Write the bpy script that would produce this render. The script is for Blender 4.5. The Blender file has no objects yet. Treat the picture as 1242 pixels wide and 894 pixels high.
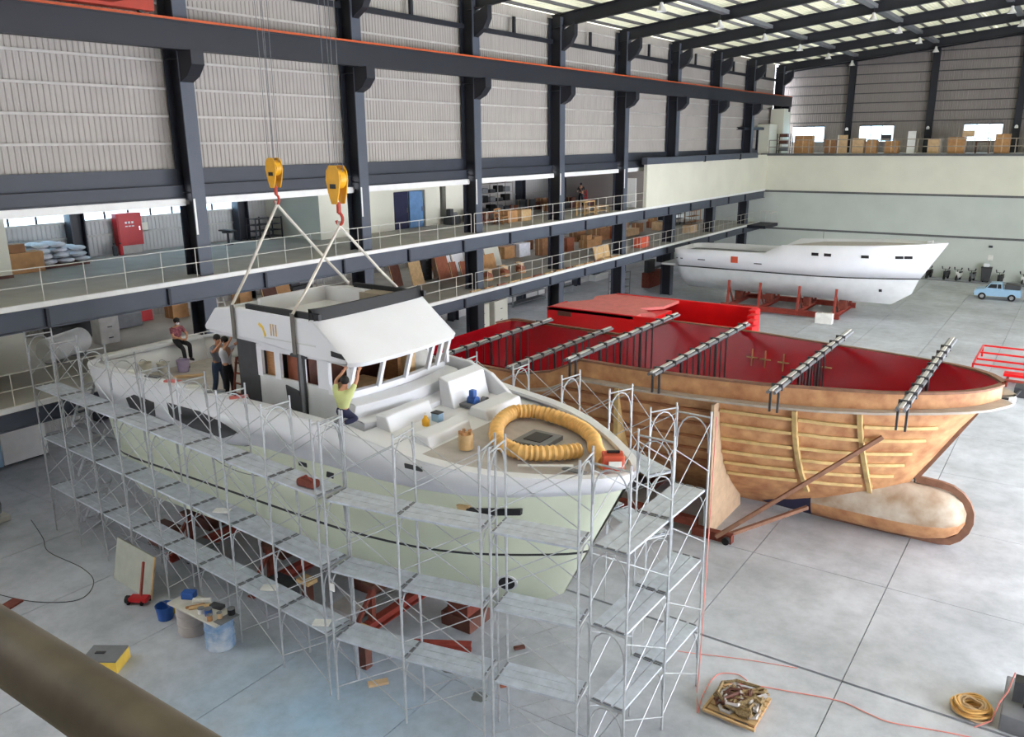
import bpy, math, random
from mathutils import Vector, Matrix, Euler
random.seed(7)
SC = bpy.context.scene
C = SC.collection
# ------------------------------------------------------------------ camera
cam = bpy.data.cameras.new('camera'); camo = bpy.data.objects.new('camera', cam); C.objects.link(camo)
cam.sensor_fit = 'HORIZONTAL'; cam.sensor_width = 36.0; cam.lens = 36.0*1009/1242
cam.clip_start = .05; cam.clip_end = 600
camo.matrix_world = (Matrix.Translation((0, 0, 13.05)) @ Matrix.Rotation(math.radians(34.47), 4, 'Z')
                     @ Matrix.Rotation(math.radians(90-15.25), 4, 'X') @ Matrix.Rotation(math.radians(-.53), 4, 'Z'))
SC.camera = camo
# ------------------------------------------------------------------ sky (overcast white) and exposure
w = bpy.data.worlds.new('overcast_sky'); SC.world = w; w.use_nodes = True
bg = w.node_tree.nodes['Background']; bg.inputs[0].default_value = (.89, .925, 1, 1); bg.inputs[1].default_value = 4.0
SC.view_settings.view_transform = 'Standard'; SC.view_settings.look = 'None'
SC.view_settings.gamma = 1; SC.view_settings.use_curve_mapping = False
SC.view_settings.exposure = 1.62
# ------------------------------------------------------------------ helpers
def lin(c):
    return tuple((v/255/12.92 if v/255 <= .04045 else ((v/255+.055)/1.055)**2.4) for v in c)
MATS = {}
def M(name, col, rough=.6, metal=0., var=.08, scale=3., bump=0., bscale=40., trans=0., spec=.4, dirt=None, stretch=None):
    m = bpy.data.materials.new(name); m.use_nodes = True; nt = m.node_tree; N = nt.nodes; L = nt.links
    b = N['Principled BSDF']; c = lin(col)
    b.inputs['Roughness'].default_value = rough; b.inputs['Metallic'].default_value = metal
    b.inputs['Specular IOR Level'].default_value = spec
    tc = N.new('ShaderNodeTexCoord')
    src = tc.outputs['Object']
    if stretch:
        mp = N.new('ShaderNodeMapping'); mp.inputs['Scale'].default_value = stretch; L.new(src, mp.inputs[0]); src = mp.outputs[0]
    no = N.new('ShaderNodeTexNoise'); no.inputs['Scale'].default_value = scale; no.inputs['Detail'].default_value = 5
    L.new(src, no.inputs['Vector'])
    ra = N.new('ShaderNodeValToRGB'); ra.color_ramp.elements[0].position = .3; ra.color_ramp.elements[1].position = .7
    lo = [max(0, v*(1-var*1.6)) for v in c]; hi = [min(1, v*(1+var)) for v in c]
    if dirt: lo = lin(dirt)
    ra.color_ramp.elements[0].color = (*lo, 1); ra.color_ramp.elements[1].color = (*hi, 1)
    L.new(no.outputs[0], ra.inputs[0]); L.new(ra.outputs[0], b.inputs['Base Color'])
    if bump:
        n2 = N.new('ShaderNodeTexNoise'); n2.inputs['Scale'].default_value = bscale; L.new(src, n2.inputs['Vector'])
        bp = N.new('ShaderNodeBump'); bp.inputs['Strength'].default_value = bump; bp.inputs['Distance'].default_value = .02
        L.new(n2.outputs[0], bp.inputs['Height']); L.new(bp.outputs[0], b.inputs['Normal'])
    if trans:
        t = N.new('ShaderNodeBsdfTranslucent'); L.new(ra.outputs[0], t.inputs[0])
        mx = N.new('ShaderNodeMixShader'); mx.inputs[0].default_value = trans
        L.new(b.outputs[0], mx.inputs[1]); L.new(t.outputs[0], mx.inputs[2]); L.new(mx.outputs[0], N['Material Output'].inputs[0])
    MATS[name] = m
    return m
def G(name, col=(200, 220, 230), rough=.05, t=.9):
    m = bpy.data.materials.new(name); m.use_nodes = True; nt = m.node_tree; N = nt.nodes; L = nt.links
    tr = N.new('ShaderNodeBsdfTransparent'); tr.inputs[0].default_value = (*lin(col), 1)
    gl = N.new('ShaderNodeBsdfGlossy'); gl.inputs['Roughness'].default_value = rough
    mx = N.new('ShaderNodeMixShader'); mx.inputs[0].default_value = 1-t
    L.new(tr.outputs[0], mx.inputs[1]); L.new(gl.outputs[0], mx.inputs[2]); L.new(mx.outputs[0], N['Material Output'].inputs[0])
    MATS[name] = m
    return m
TR = {}
class MB:
    def __init__(s): s.v = []; s.f = []
    def add(s, vs, fs):
        n = len(s.v); s.v += [tuple(p) for p in vs]; s.f += [tuple(i+n for i in f) for f in fs]; return s
    def hexa(s, p):
        return s.add(p, [(3, 2, 1, 0), (4, 5, 6, 7), (0, 1, 5, 4), (1, 2, 6, 5), (2, 3, 7, 6), (3, 0, 4, 7)])
    def box(s, x0, x1, y0, y1, z0, z1):
        return s.hexa([(x0, y0, z0), (x1, y0, z0), (x1, y1, z0), (x0, y1, z0), (x0, y0, z1), (x1, y0, z1), (x1, y1, z1), (x0, y1, z1)])
    def cbox(s, c, d, r=(0, 0, 0)):
        R = Euler(r).to_matrix(); a, b, e = d[0]/2, d[1]/2, d[2]/2
        return s.hexa([tuple(Vector(c)+R @ Vector(q)) for q in ((-a, -b, -e), (a, -b, -e), (a, b, -e), (-a, b, -e), (-a, -b, e), (a, -b, e), (a, b, e), (-a, b, e))])
    def frame(s, p, q, up=(0, 0, 1)):
        d = (Vector(q)-Vector(p)).normalized(); u = Vector(up)
        if abs(d.dot(u)) > .98: u = Vector((1, 0, 0))
        a = d.cross(u).normalized(); b = a.cross(d).normalized(); return d, a, b
    def bar(s, p, q, w, h=None, up=(0, 0, 1)):
        h = h or w; d, a, b = s.frame(p, q, up); p, q = Vector(p), Vector(q)
        return s.hexa([tuple(o+a*i*w/2+b*j*h/2) for o in (p, q) for i, j in ((-1, -1), (1, -1), (1, 1), (-1, 1))])
    def ibeam(s, p, q, h, b, tf=.04, tw=.03, up=(0, 0, 1)):
        d, a, n = s.frame(p, q, up); o = n*(h/2-tf/2)
        s.bar(Vector(p)+o, Vector(q)+o, b, tf, up); s.bar(Vector(p)-o, Vector(q)-o, b, tf, up)
        return s.bar(p, q, tw, h-2*tf, up)
    def tube(s, pts, r, n=6, closed=False):
        pts = [Vector(p) for p in pts]; k = len(pts); rows = []; up = Vector((0, 0, 1)); pa = None
        for i, p in enumerate(pts):
            d = ((pts[(i+1) % k] if closed or i < k-1 else p)-(pts[i-1] if closed or i > 0 else p)).normalized()
            if pa is None:
                a = d.cross(up if abs(d.z) < .9 else Vector((1, 0, 0))).normalized()
            else:
                a = (pa-d*pa.dot(d)).normalized()
            pa = a; b = d.cross(a); rr = r[i] if isinstance(r, (list, tuple)) else r
            rows.append([p+(a*math.cos(t)+b*math.sin(t))*rr for t in [2*math.pi*j/n for j in range(n)]])
        s.grid(rows, cu=closed, cv=True)
        if not closed:
            m = len(s.v)-k*n; s.f.append(tuple(m+j for j in reversed(range(n)))); s.f.append(tuple(m+(k-1)*n+j for j in range(n)))
        return s
    def cyl(s, p, q, r0, r1=None, n=12): return s.tube([p, q], [r0, r0 if r1 is None else r1], n)
    def lathe(s, prof, c=(0, 0, 0), n=16, cap=True):
        rows = [[(c[0]+r*math.cos(2*math.pi*j/n), c[1]+r*math.sin(2*math.pi*j/n), c[2]+z) for j in range(n)] for r, z in prof]
        s.grid(rows, cv=True); m = len(s.v)-len(prof)*n
        if cap: s.f.append(tuple(m+j for j in reversed(range(n)))); s.f.append(tuple(m+(len(prof)-1)*n+j for j in range(n)))
        return s
    def grid(s, rows, cu=False, cv=False):
        k = len(rows); n = len(rows[0]); m = len(s.v)
        for r in rows: s.v += [tuple(p) for p in r]
        for i in range(k if cu else k-1):
            for j in range(n if cv else n-1):
                s.f.append((m+i*n+j, m+i*n+(j+1) % n, m+((i+1) % k)*n+(j+1) % n, m+((i+1) % k)*n+j))
        return s
    def prism(s, poly, a, b, ax='y'):
        f = {'x': lambda u, v, w: (w, u, v), 'y': lambda u, v, w: (u, w, v), 'z': lambda u, v, w: (u, v, w)}[ax]
        n = len(poly); vs = [f(u, v, a) for u, v in poly]+[f(u, v, b) for u, v in poly]
        return s.add(vs, [tuple(reversed(range(n))), tuple(range(n, 2*n))]+[(i, (i+1) % n, n+(i+1) % n, n+i) for i in range(n)])
    def ball(s, c, r, n=10, m=7):
        rx, ry, rz = r if isinstance(r, (tuple, list)) else (r, r, r)
        rows = [[(c[0]+rx*max(.02, math.sin(math.pi*i/m))*math.cos(2*math.pi*j/n), c[1]+ry*max(.02, math.sin(math.pi*i/m))*math.sin(2*math.pi*j/n), c[2]-rz*math.cos(math.pi*i/m)) for j in range(n)] for i in range(m+1)]
        return s.grid(rows, cv=True)
    def build(s, name, mat, parent=None, smooth=False, bevel=0, solid=0, local=False, loc=None, rot=None):
        t = TR.get(parent, Vector((0, 0, 0))) if not local else Vector((0, 0, 0))
        me = bpy.data.meshes.new(name); me.from_pydata([tuple(Vector(p)-t) for p in s.v], [], s.f)
        me.materials.append(MATS[mat] if isinstance(mat, str) else mat)
        if smooth:
            me.shade_smooth(); me.set_sharp_from_angle(angle=math.radians(40))
        o = bpy.data.objects.new(name, me); C.objects.link(o)
        if parent: o.parent = parent
        if loc is not None: o.location = loc
        if rot is not None: o.rotation_euler = rot
        TR[o] = t if parent else Vector((0, 0, 0))
        if solid:
            md = o.modifiers.new('thickness', 'SOLIDIFY'); md.thickness = solid; md.offset = 0
        if bevel:
            md = o.modifiers.new('bevel', 'BEVEL'); md.width = bevel; md.segments = 2; md.limit_method = 'ANGLE'
        return o
def tag(o, label, cat, group=None, kind=None):
    o['label'] = label; o['category'] = cat
    if group: o['group'] = group
    if kind: o['kind'] = kind
    return o
def thing(name, label, cat, loc=(0, 0, 0), rz=0, group=None, local=False):
    o = bpy.data.objects.new(name, None); C.objects.link(o); o.location = loc; o.rotation_euler = (0, 0, rz)
    o.empty_display_size = .2
    TR[o] = Vector((0, 0, 0)) if (local or rz) else Vector(loc)
    return tag(o, label, cat, group)
def struct(name, label=None, loc=(0, 0, 0)):
    o = bpy.data.objects.new(name, None); C.objects.link(o); o.location = loc; TR[o] = Vector(loc); o['kind'] = 'structure'
    if label: o['label'] = label; o['category'] = name.split('_')[0]
    return o
def skind(o, label, cat): o['kind'] = 'structure'; o['label'] = label; o['category'] = cat; return o
def inst(src, parent, loc=(0, 0, 0), rot=(0, 0, 0), name=None):
    o = bpy.data.objects.new(name or src.name.split('.')[0], src.data); C.objects.link(o); o.parent = parent
    o.location = loc; o.rotation_euler = rot; TR[o] = TR.get(parent, Vector((0, 0, 0)))
    for md in src.modifiers:
        n = o.modifiers.new(md.name, md.type)
        for at in ('thickness', 'offset', 'width', 'segments', 'limit_method'):
            if hasattr(md, at): setattr(n, at, getattr(md, at))
    return o
ORD = ['first', 'second', 'third', 'fourth', 'fifth', 'sixth', 'seventh', 'eighth', 'ninth', 'tenth', 'eleventh', 'twelfth', 'thirteenth', 'fourteenth', 'fifteenth', 'sixteenth', 'seventeenth', 'eighteenth', 'nineteenth', 'twentieth', 'twenty-first', 'twenty-second', 'twenty-third', 'twenty-fourth']
def arc(n, a0, a1): return [math.radians(a0+(a1-a0)*i/(n-1)) for i in range(n)]
# ------------------------------------------------------------------ materials
M('concrete', (192, 196, 203), .55, var=.07, scale=.35, bump=.05, bscale=6, dirt=(170, 174, 180))
_m = MATS['concrete']; _nt = _m.node_tree; _N = _nt.nodes; _L = _nt.links
_b = _N['Principled BSDF']; _src = _b.inputs['Base Color'].links[0].from_socket
# blue paint overspray dusted on the slab in front of the workbench
_tc = _N.new('ShaderNodeTexCoord'); _ds = _N.new('ShaderNodeVectorMath'); _ds.operation = 'DISTANCE'; _ds.inputs[1].default_value = (-13.2, 10.6, 0); _L.new(_tc.outputs['Object'], _ds.inputs[0])
_mr = _N.new('ShaderNodeMapRange'); _mr.inputs[1].default_value = 5.5; _mr.inputs[2].default_value = .5; _L.new(_ds.outputs['Value'], _mr.inputs[0])
_no = _N.new('ShaderNodeTexNoise'); _no.inputs['Scale'].default_value = .7; _no.inputs['Detail'].default_value = 6; _L.new(_tc.outputs['Object'], _no.inputs['Vector'])
_mu = _N.new('ShaderNodeMath'); _mu.operation = 'MULTIPLY'; _L.new(_mr.outputs[0], _mu.inputs[0]); _L.new(_no.outputs[0], _mu.inputs[1])
_mx = _N.new('ShaderNodeMix'); _mx.data_type = 'RGBA'; _mx.inputs[7].default_value = (*lin((140, 188, 222)), 1); _L.new(_mu.outputs[0], _mx.inputs[0]); _L.new(_src, _mx.inputs[6]); _L.new(_mx.outputs[2], _b.inputs['Base Color'])
# fine scuffs
_n3 = _N.new('ShaderNodeTexNoise'); _n3.inputs['Scale'].default_value = 1.6; _n3.inputs['Detail'].default_value = 10; _n3.inputs['Roughness'].default_value = .7; _L.new(_tc.outputs['Object'], _n3.inputs['Vector'])
_r3 = _N.new('ShaderNodeValToRGB'); _r3.color_ramp.elements[0].position = .35; _r3.color_ramp.elements[0].color = (.8, .8, .81, 1); _r3.color_ramp.elements[1].position = .6; _r3.color_ramp.elements[1].color = (1, 1, 1, 1); _L.new(_n3.outputs[0], _r3.inputs[0])
_m3 = _N.new('ShaderNodeMix'); _m3.data_type = 'RGBA'; _m3.blend_type = 'MULTIPLY'; _m3.inputs[0].default_value = 1; _L.new(_mx.outputs[2], _m3.inputs[6]); _L.new(_r3.outputs[0], _m3.inputs[7]); _L.new(_m3.outputs[2], _b.inputs['Base Color'])
M('concrete_base', (60, 62, 66), .9)
M('mezz_floor', (186, 183, 174), .8, var=.08, scale=.8)
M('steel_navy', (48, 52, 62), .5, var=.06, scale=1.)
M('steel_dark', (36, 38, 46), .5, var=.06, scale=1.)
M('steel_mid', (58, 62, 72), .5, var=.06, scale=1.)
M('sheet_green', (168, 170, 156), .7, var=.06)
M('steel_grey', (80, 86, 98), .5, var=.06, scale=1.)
M('siding', (172, 166, 160), .6, var=.04, scale=.5)
M('siding_grey', (150, 143, 140), .6, var=.05, scale=.5)
M('siding_back', (196, 194, 192), .6, var=.05, scale=.5)
M('girt', (190, 187, 182), .6)
M('girt_dark', (92, 90, 92), .6)
M('cream', (226, 224, 208), .7, var=.03, scale=.5)
M('pale_wall', (200, 206, 200), .7, var=.03, scale=.5)
M('strip', (98, 100, 100), .6)
M('white_paint', (236, 236, 234), .45, var=.03)
M('roof_sheet', (226, 224, 196), .6, var=.03, trans=.05)
M('orange', (214, 98, 52), .5); M('crane_red', (176, 62, 44), .5)
M('galv', (184, 187, 190), .4, metal=.3, var=.1, scale=8)
M('plank', (196, 203, 213), .5, metal=.1, var=.1, scale=5, bump=.2, bscale=60)
M('rail', (206, 204, 196), .5); M('rail_far', (160, 150, 138), .5)
M('gel_green', (206, 212, 190), .35, var=.03, scale=1.)
M('gel_white', (224, 225, 229), .3, var=.02, scale=1.)
M('gel_grey', (206, 208, 208), .4, var=.05, scale=1.5)
M('deck_grey', (178, 172, 168), .7, var=.08, scale=3)
M('black', (22, 22, 24), .5, var=.1); M('dark_grey', (62, 63, 66), .6); M('mid_grey', (120, 122, 126), .6)
M('stripe', (30, 32, 32), .4)
M('wood', (176, 128, 84), .6, var=.15, scale=6, stretch=(1, 1, 6)); M('wood_light', (206, 172, 124), .65, var=.12, scale=5)
M('wood_dark', (98, 58, 46), .6, var=.15, scale=5); M('wood_red', (158, 92, 66), .6, var=.12, scale=5)
M('card', (188, 142, 96), .75, var=.12, scale=3); M('card_dark', (150, 108, 74), .75, var=.12, scale=3); M('card_pale', (212, 180, 140), .75, var=.1)
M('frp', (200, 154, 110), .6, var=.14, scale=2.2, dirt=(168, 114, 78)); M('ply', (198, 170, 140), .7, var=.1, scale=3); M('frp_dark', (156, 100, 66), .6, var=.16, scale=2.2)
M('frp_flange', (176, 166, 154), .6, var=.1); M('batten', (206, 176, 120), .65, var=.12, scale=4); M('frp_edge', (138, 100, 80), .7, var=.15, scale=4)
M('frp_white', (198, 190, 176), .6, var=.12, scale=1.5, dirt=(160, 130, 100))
M('red_gel', (176, 18, 34), .22, var=.05, scale=1.5); M('red_bright', (214, 24, 30), .3, var=.05, scale=1.5); M('red_pink', (216, 120, 116), .6, var=.08)
M('rust', (120, 58, 44), .75, var=.2, scale=5); M('red_oxide', (150, 62, 50), .65, var=.15, scale=4)
M('yellow', (226, 166, 32), .45); M('hose_yellow', (230, 182, 110), .6, var=.12, scale=5); M('yellow_box', (232, 196, 84), .6)
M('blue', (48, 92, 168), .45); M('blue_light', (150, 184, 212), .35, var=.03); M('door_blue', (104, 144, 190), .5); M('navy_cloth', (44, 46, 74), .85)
M('rubber', (28, 28, 30), .8); M('chrome', (200, 200, 204), .25, metal=.9)
M('skin', (196, 142, 112), .6); M('hair', (26, 22, 22), .6); M('shirt_white', (232, 232, 236), .85); M('shirt_grey', (140, 144, 156), .85)
M('shirt_lime', (196, 202, 138), .85); M('shirt_plaid', (150, 86, 96), .85, var=.4, scale=14); M('denim', (62, 78, 106), .85); M('trouser_black', (34, 34, 40), .85)
M('sling', (206, 200, 190), .8); M('sling_grey', (118, 114, 108), .8); M('fire_red', (186, 28, 34), .4); M('sack', (228, 230, 236), .6, bump=.4, bscale=12)
M('lavender', (170, 158, 190), .6); M('pail', (206, 202, 190), .6); M('orange_red', (206, 88, 62), .6)
M('net', (150, 128, 92), .9, var=.3, scale=20); M('paper', (232, 232, 226), .8); M('hose_red', (230, 146, 136), .6)
M('pipe_green', (104, 94, 80), .45, metal=.3, var=.25, scale=9); M('canvas', (150, 140, 126), .9, var=.08)
G('glass')
# ------------------------------------------------------------------ floor
YC = [20.7+9.28*k for k in range(-2, 9)]          # column lines along the hall
YE = 97.0; YF = 89.6; WX = -28.7; BX = -39.0
fl = struct('floor', 'pale grey concrete factory floor with saw-cut joints')
MB().box(-39.3, 16, -3, 97, -.4, -.06).build('sub_floor', 'concrete_base', fl)
xs = [-39.2]+[-3.43-4.07*k for k in range(8, -5, -1)]+[16]; ys = [-2.9, 3.3, 8.7, 14.1, 19.4]+[19.4+5.4*k for k in range(1, 14)]+[94.9]
for i in range(len(xs)-1):
    for j in range(len(ys)-1):
        gy0 = .045 if abs(ys[j]-19.4) < .01 else .012; gy1 = .045 if abs(ys[j+1]-19.4) < .01 else .012
        gx0 = .03 if abs(xs[i]+29.9) < .2 else .012; gx1 = .03 if abs(xs[i+1]+29.9) < .2 else .012
        MB().box(xs[i]+gx0, xs[i+1]-gx1, ys[j]+gy0, ys[j+1]-gy1, -.2, 0).build('floor_slab', 'concrete', fl)
# stains and patches on the floor (flat poured leftovers with their own outline)
M('stain', (120, 124, 122), .7, var=.1); M('stain_blue', (176, 198, 214), .6, var=.06)
def patch(cx, cy, rx, ry, mat, name, sd):
    rnd = random.Random(sd); n = 18
    pts = [(cx+rx*math.cos(t)*(1+.3*(rnd.random()-.5)), cy+ry*math.sin(t)*(1+.3*(rnd.random()-.5))) for t in [2*math.pi*i/n for i in range(n)]]
    MB().prism(pts, .0005, .004, 'z').build(name, mat, fl)
patch(-12.0, 14.6, .62, .42, 'stain', 'floor_patch', 1); patch(-10.6, 13.9, .2, .2, 'stain', 'floor_patch', 2); patch(-14.3, 17.3, .25, .16, 'stain', 'floor_patch', 3)
# ------------------------------------------------------------------ corrugated sheet helper
def corr(mb, ax, a0, a1, z0, z1, pl, pitch=.21, dep=.032, sgn=1, zt=None):
    n = max(2, int(round((a1-a0)/pitch))); st = (a1-a0)/n; lo = []; hi = []
    for i in range(n):
        for f, d in ((0, 0), (.36, 0), (.5, dep), (.86, dep)):
            a = a0+(i+f)*st; p = pl+sgn*d
            t = zt(a) if zt else z1
            q = (p, a) if ax == 'y' else (a, p)
            lo.append((*q, z0)); hi.append((*q, t))
    a = a1; t = zt(a) if zt else z1; q = (pl, a) if ax == 'y' else (a, pl)
    lo.append((*q, z0)); hi.append((*q, t))
    return mb.grid([lo, hi])
# ------------------------------------------------------------------ wall_left: upper siding with girts
def roofz(x): return 20.0+.107*(x+29.6)           # underside line of the rafters
wl = struct('wall_left', 'pale ribbed metal siding wall above the mezzanines')
SX = -30.15
for k in range(len(YC)-1):
    y0, y1 = YC[k], YC[k+1]; ym = (y0+y1)/2
    for a, b in ((y0, ym+.02), (ym, y1)):
        corr(MB(), 'y', a, b, 12.1, 20.9, SX-.06).build('siding_sheet', 'siding', wl)
    for z in [13.1+1.02*i for i in range(8)]:
        MB().box(SX+.0, SX+.09, y0+.3, y1-.3, z-.045, z+.045).build('girt', 'girt', wl)
    MB().box(SX-.1, SX+.16, y0+.3, y1-.3, 11.4, 12.13).build('base_flashing', 'steel_mid', wl)
    sp = MB(); sp.ibeam((-29.75, y0+.3, 11.26), (-29.75, y1-.3, 11.26), .5, .3)
    sp.build('spandrel_beam', 'steel_mid', wl)
    MB().box(-29.75, -29.6, y0+.3, y1-.3, 10.72, 11.0).build('ceiling_edge', 'white_paint', wl)
    st = MB().box(-29.85, -29.7, y0+.3, y1-.3, 19.05, 19.3); st.build('eaves_strut', 'steel_dark', wl)
    MB().box(-29.85, -29.7, ym-.1, ym+.1, 19.3, 20.2).build('strut_post', 'steel_dark', wl)
# ------------------------------------------------------------------ columns with corbels
for k, yy in enumerate([YC[0], YC[1]-.9]+YC[2:]):
    c = struct('column', 'dark blue steel H column of the left bay row, %s' % ('at the near end beyond the frame' if k < 2 else ('%s from the near end' % ['first', 'second', 'third', 'fourth', 'fifth', 'sixth', 'seventh', 'eighth', 'ninth'][k-2])), (-29.6, yy, 0))
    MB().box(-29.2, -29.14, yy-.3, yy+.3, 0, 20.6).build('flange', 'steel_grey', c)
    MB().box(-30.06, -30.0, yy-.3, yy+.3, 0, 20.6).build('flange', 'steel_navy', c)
    MB().box(-30.0, -29.2, yy-.03, yy+.03, 0, 20.6).build('web', 'steel_dark', c)  # web and rear flange darker than the front: shade put into the steel colours
    for z in (4.2, 7.5, 11.2, 16.2): MB().box(-30.0, -29.2, yy-.28, yy+.28, z, z+.03).build('stiffener', 'steel_dark', c)
    MB().prism([(-29.14, 16.45), (-28.35, 16.45), (-28.35, 15.95), (-28.7, 15.55), (-29.14, 15.35)], yy-.28, yy+.28, 'y').build('corbel', 'steel_dark', c)
    MB().prism([(-29.14, 19.75), (-28.2, 20.2), (-28.2, 19.5), (-28.5, 19.0), (-29.14, 18.6)], yy-.2, yy+.2, 'y').build('knee_bracket', 'steel_dark', c)
    if k > 0: MB().box(-29.13, -29.1, yy-.3, yy-.22, 9.6, 11.0).build('conduit', 'white_paint', c)
# ------------------------------------------------------------------ crane runway
cr = thing('crane_runway_beam', 'long dark steel runway beam carrying an orange rail along the left wall', 'beam', (-28.7, 0, 16.45))
g = MB(); g.ibeam((-28.7, 0, 16.95), (-28.7, 96.3, 16.95), 1.0, .42, .05, .3); g.build('girder', 'steel_dark', cr)
MB().box(-28.76, -28.64, 0, 96.5, 17.45, 17.56).build('rail', 'orange', cr)
MB().box(-28.98, -28.94, 0, 96.3, 17.45, 17.5).build('busbar', 'orange', cr)
# ------------------------------------------------------------------ rafters, purlins and roof
rf = struct('ceiling', 'cream translucent roof sheets on dark rafters')
for k, yy in enumerate(YC+[96.6]):
    b = MB(); b.ibeam((-29.9, yy, roofz(-29.9)+.4), (16, yy, roofz(16)+.4), .8, .34, .05, .03); b.build('rafter', 'steel_dark', rf)
for i in range(33):
    x = -29.6+1.4*i; MB().box(x-.04, x+.04, -4, 96.9, roofz(x)+.8, roofz(x)+.98).build('purlin', 'girt_dark', rf)
for x in (-22.0, -14.6, -7.0, .5):
    MB().box(x-.25, x+.25, -4, 96.9, roofz(x)+.35, roofz(x)+.6).build('tie_beam', 'mid_grey', rf)
YR = [-4.0]+YC[1:]+[97.2]
for k in range(len(YR)-1):
    for i in range(7):
        xa, xb = -30.6+7*i, -30.6+7*(i+1); n = 28; rows = []
        lo = []; hi = []
        for j in range(n):
            for f, d in ((0, 0), (.5, 0), (.65, .05), (.85, .05)):
                x = xa+(j+f)/n*7; lo.append((x, YR[k], roofz(x)+1.0+d)); hi.append((x, YR[k+1], roofz(x)+1.0+d))
        MB().grid([lo, hi]).build('roof_sheet', 'roof_sheet', rf)
i = 0
for ki, yy in enumerate(YC[2:]):
    for x in (-22.2, -14.5, -6.8):
        n = ['near the eaves', 'in the middle row', 'in the row toward the ridge'][(-22.2, -14.5, -6.8).index(x)]
        l = thing('high_bay_lamp', 'white bell-shaped factory lamp %s, %s from the near end' % (n, ORD[ki]), 'lamp', (x, yy-.5, roofz(x)-.5), group='factory lamps %s' % n)
        z = roofz(x)
        MB().lathe([(.03, -.0), (.1, -.02), (.12, -.2), (.3, -.5), (.32, -.52), (.28, -.5)], (x, yy-.5, z), 12, False).build('shade', 'white_paint', l, True)
        MB().cyl((x, yy-.5, z-.05), (x, yy-.5, z+.45), .02, n=6).build('hanger', 'dark_grey', l)
        MB().ball((x, yy-.5, z-.4), .09).build('bulb', 'paper', l)
# ------------------------------------------------------------------ mezzanine slabs and edge beams
for nm, z, d, lab in (('floor_upper', 7.93, .72, 'upper mezzanine floor along the left side'), ('floor_middle', 4.6, .6, 'middle mezzanine floor along the left side')):
    s = struct(nm, lab)
    MB().box(BX-.25, WX-.02, 0, YF if z > 5 else 88.5, z-.16, z).build('slab', 'mezz_floor', s)
    MB().box(WX-.12, WX+.02, 0, YF if z > 5 else 88.5, z-.12, z+.05).build('kerb', 'white_paint', s)
    b = MB(); b.ibeam((WX-.12, 0, z-.14-d/2), (WX-.12, YF if z > 5 else 88.5, z-.14-d/2), d, .26, .04, .03); b.build('edge_beam', 'steel_grey', s)
    for yy in [4.7+4.64*i for i in range(18)]:
        MB().box(WX-.2, WX+.03, yy-.05, yy+.05, z-.14-d, z-.2).build('stiffener', 'steel_navy', s)
    for yy in YC:
        b = MB(); b.ibeam((BX, yy, z-.45), (WX-.3, yy, z-.45), .5, .25); b.build('cross_beam', 'steel_navy', s)
s = struct('ceiling_upper', 'pale soffit over the upper mezzanine'); MB().box(BX, -29.76, 0, YF, 10.75, 10.9).build('soffit', 'white_paint', s)
# ------------------------------------------------------------------ wall_back behind the mezzanines
wb = struct('wall_back', 'grey ribbed wall behind the mezzanines')
for k in range(len(YC)-1):
    y0, y1 = YC[k], YC[k+1]
    for z0, z1 in ((0, 4.1), (4.6, 7.4)): corr(MB(), 'y', y0, y1, z0, z1, BX-.05).build('siding_sheet', 'siding_back', wb)
    corr(MB(), 'y', y0, y1, 7.93, 9.62, BX-.05).build('siding_sheet', 'siding_back', wb)
    if YC[k] > 29: corr(MB(), 'y', y0, y1, 9.62, 10.75, BX-.05).build('siding_sheet', 'siding_back', wb)
    else:
        MB().box(BX-.1, BX+.08, y0, y1, 10.45, 10.75).build('lintel', 'steel_dark', wb)
    MB().box(BX, BX+.1, y0, y1, 8.85, 8.95).build('girt', 'girt', wb)
    c = struct('column', 'dark back-wall post beside the ribbed sheeting, %s bay' % ['outer', 'outer', 'first', 'second', 'third', 'fourth', 'fifth', 'sixth', 'seventh', 'eighth'][k], (BX+.3, y1, 0)); MB().box(BX+.05, BX+.6, y1-.35, y1-.29, 0, 10.75).build('flange', 'steel_navy', c); MB().box(BX+.05, BX+.6, y1+.29, y1+.35, 0, 10.75).build('flange', 'steel_navy', c); MB().box(BX+.28, BX+.34, y1-.29, y1+.29, 0, 10.75).build('web', 'steel_dark', c)
wi = 0
for k in range(len(YC)-1):
    if YC[k] > 29: continue
    wi += 1
    wd = struct('window_%d' % wi, 'strip of clerestory panes high in the back wall')
    n = 7
    for i in range(n):
        a = YC[k]+.4+i*(8.48/n); b = a+8.48/n
        MB().box(BX-.02, BX+.04, a, a+.09, 9.62, 10.45).build('mullion', 'steel_dark', wd)
        MB().box(BX, BX+.015, a+.09, b, 9.66, 10.45).build('pane', 'glass', wd)
    MB().box(BX-.03, BX+.12, YC[k], YC[k+1], 9.56, 9.66).build('window_sill', 'girt', wd)
# ------------------------------------------------------------------ wall_far, far gallery and gable
wf = struct('wall_far', 'smooth pale wall under the far gallery with two dark strips')
MB().box(-39.2, 16, YF, YF+.3, 7.88, 11.5).build('wall_panel', 'cream', wf)
MB().box(-39.2, 16, YF, YF+.3, 4.03, 7.68).build('wall_panel', 'pale_wall', wf)
MB().box(-39.2, 16, YF, YF+.3, 0, 3.83).build('wall_panel', 'pale_wall', wf)
for z in (7.68, 3.83): MB().box(-29.4, 16, YF-.05, YF+.3, z, z+.2).build('dark_strip', 'strip', wf)
for x in (-22.3,): MB().box(x-.02, x+.02, YF-.02, YF+.02, 0, 3.8).build('panel_joint', 'strip', wf)
ff = struct('floor_far', 'far gallery floor'); MB().box(-30, 16, YF-.1, YE, 11.45, 11.6).build('slab', 'mezz_floor', ff); MB().box(-29.4, 16, YF-.12, YF-.02, 11.4, 11.62).build('edge_trim', 'strip', ff)
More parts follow.
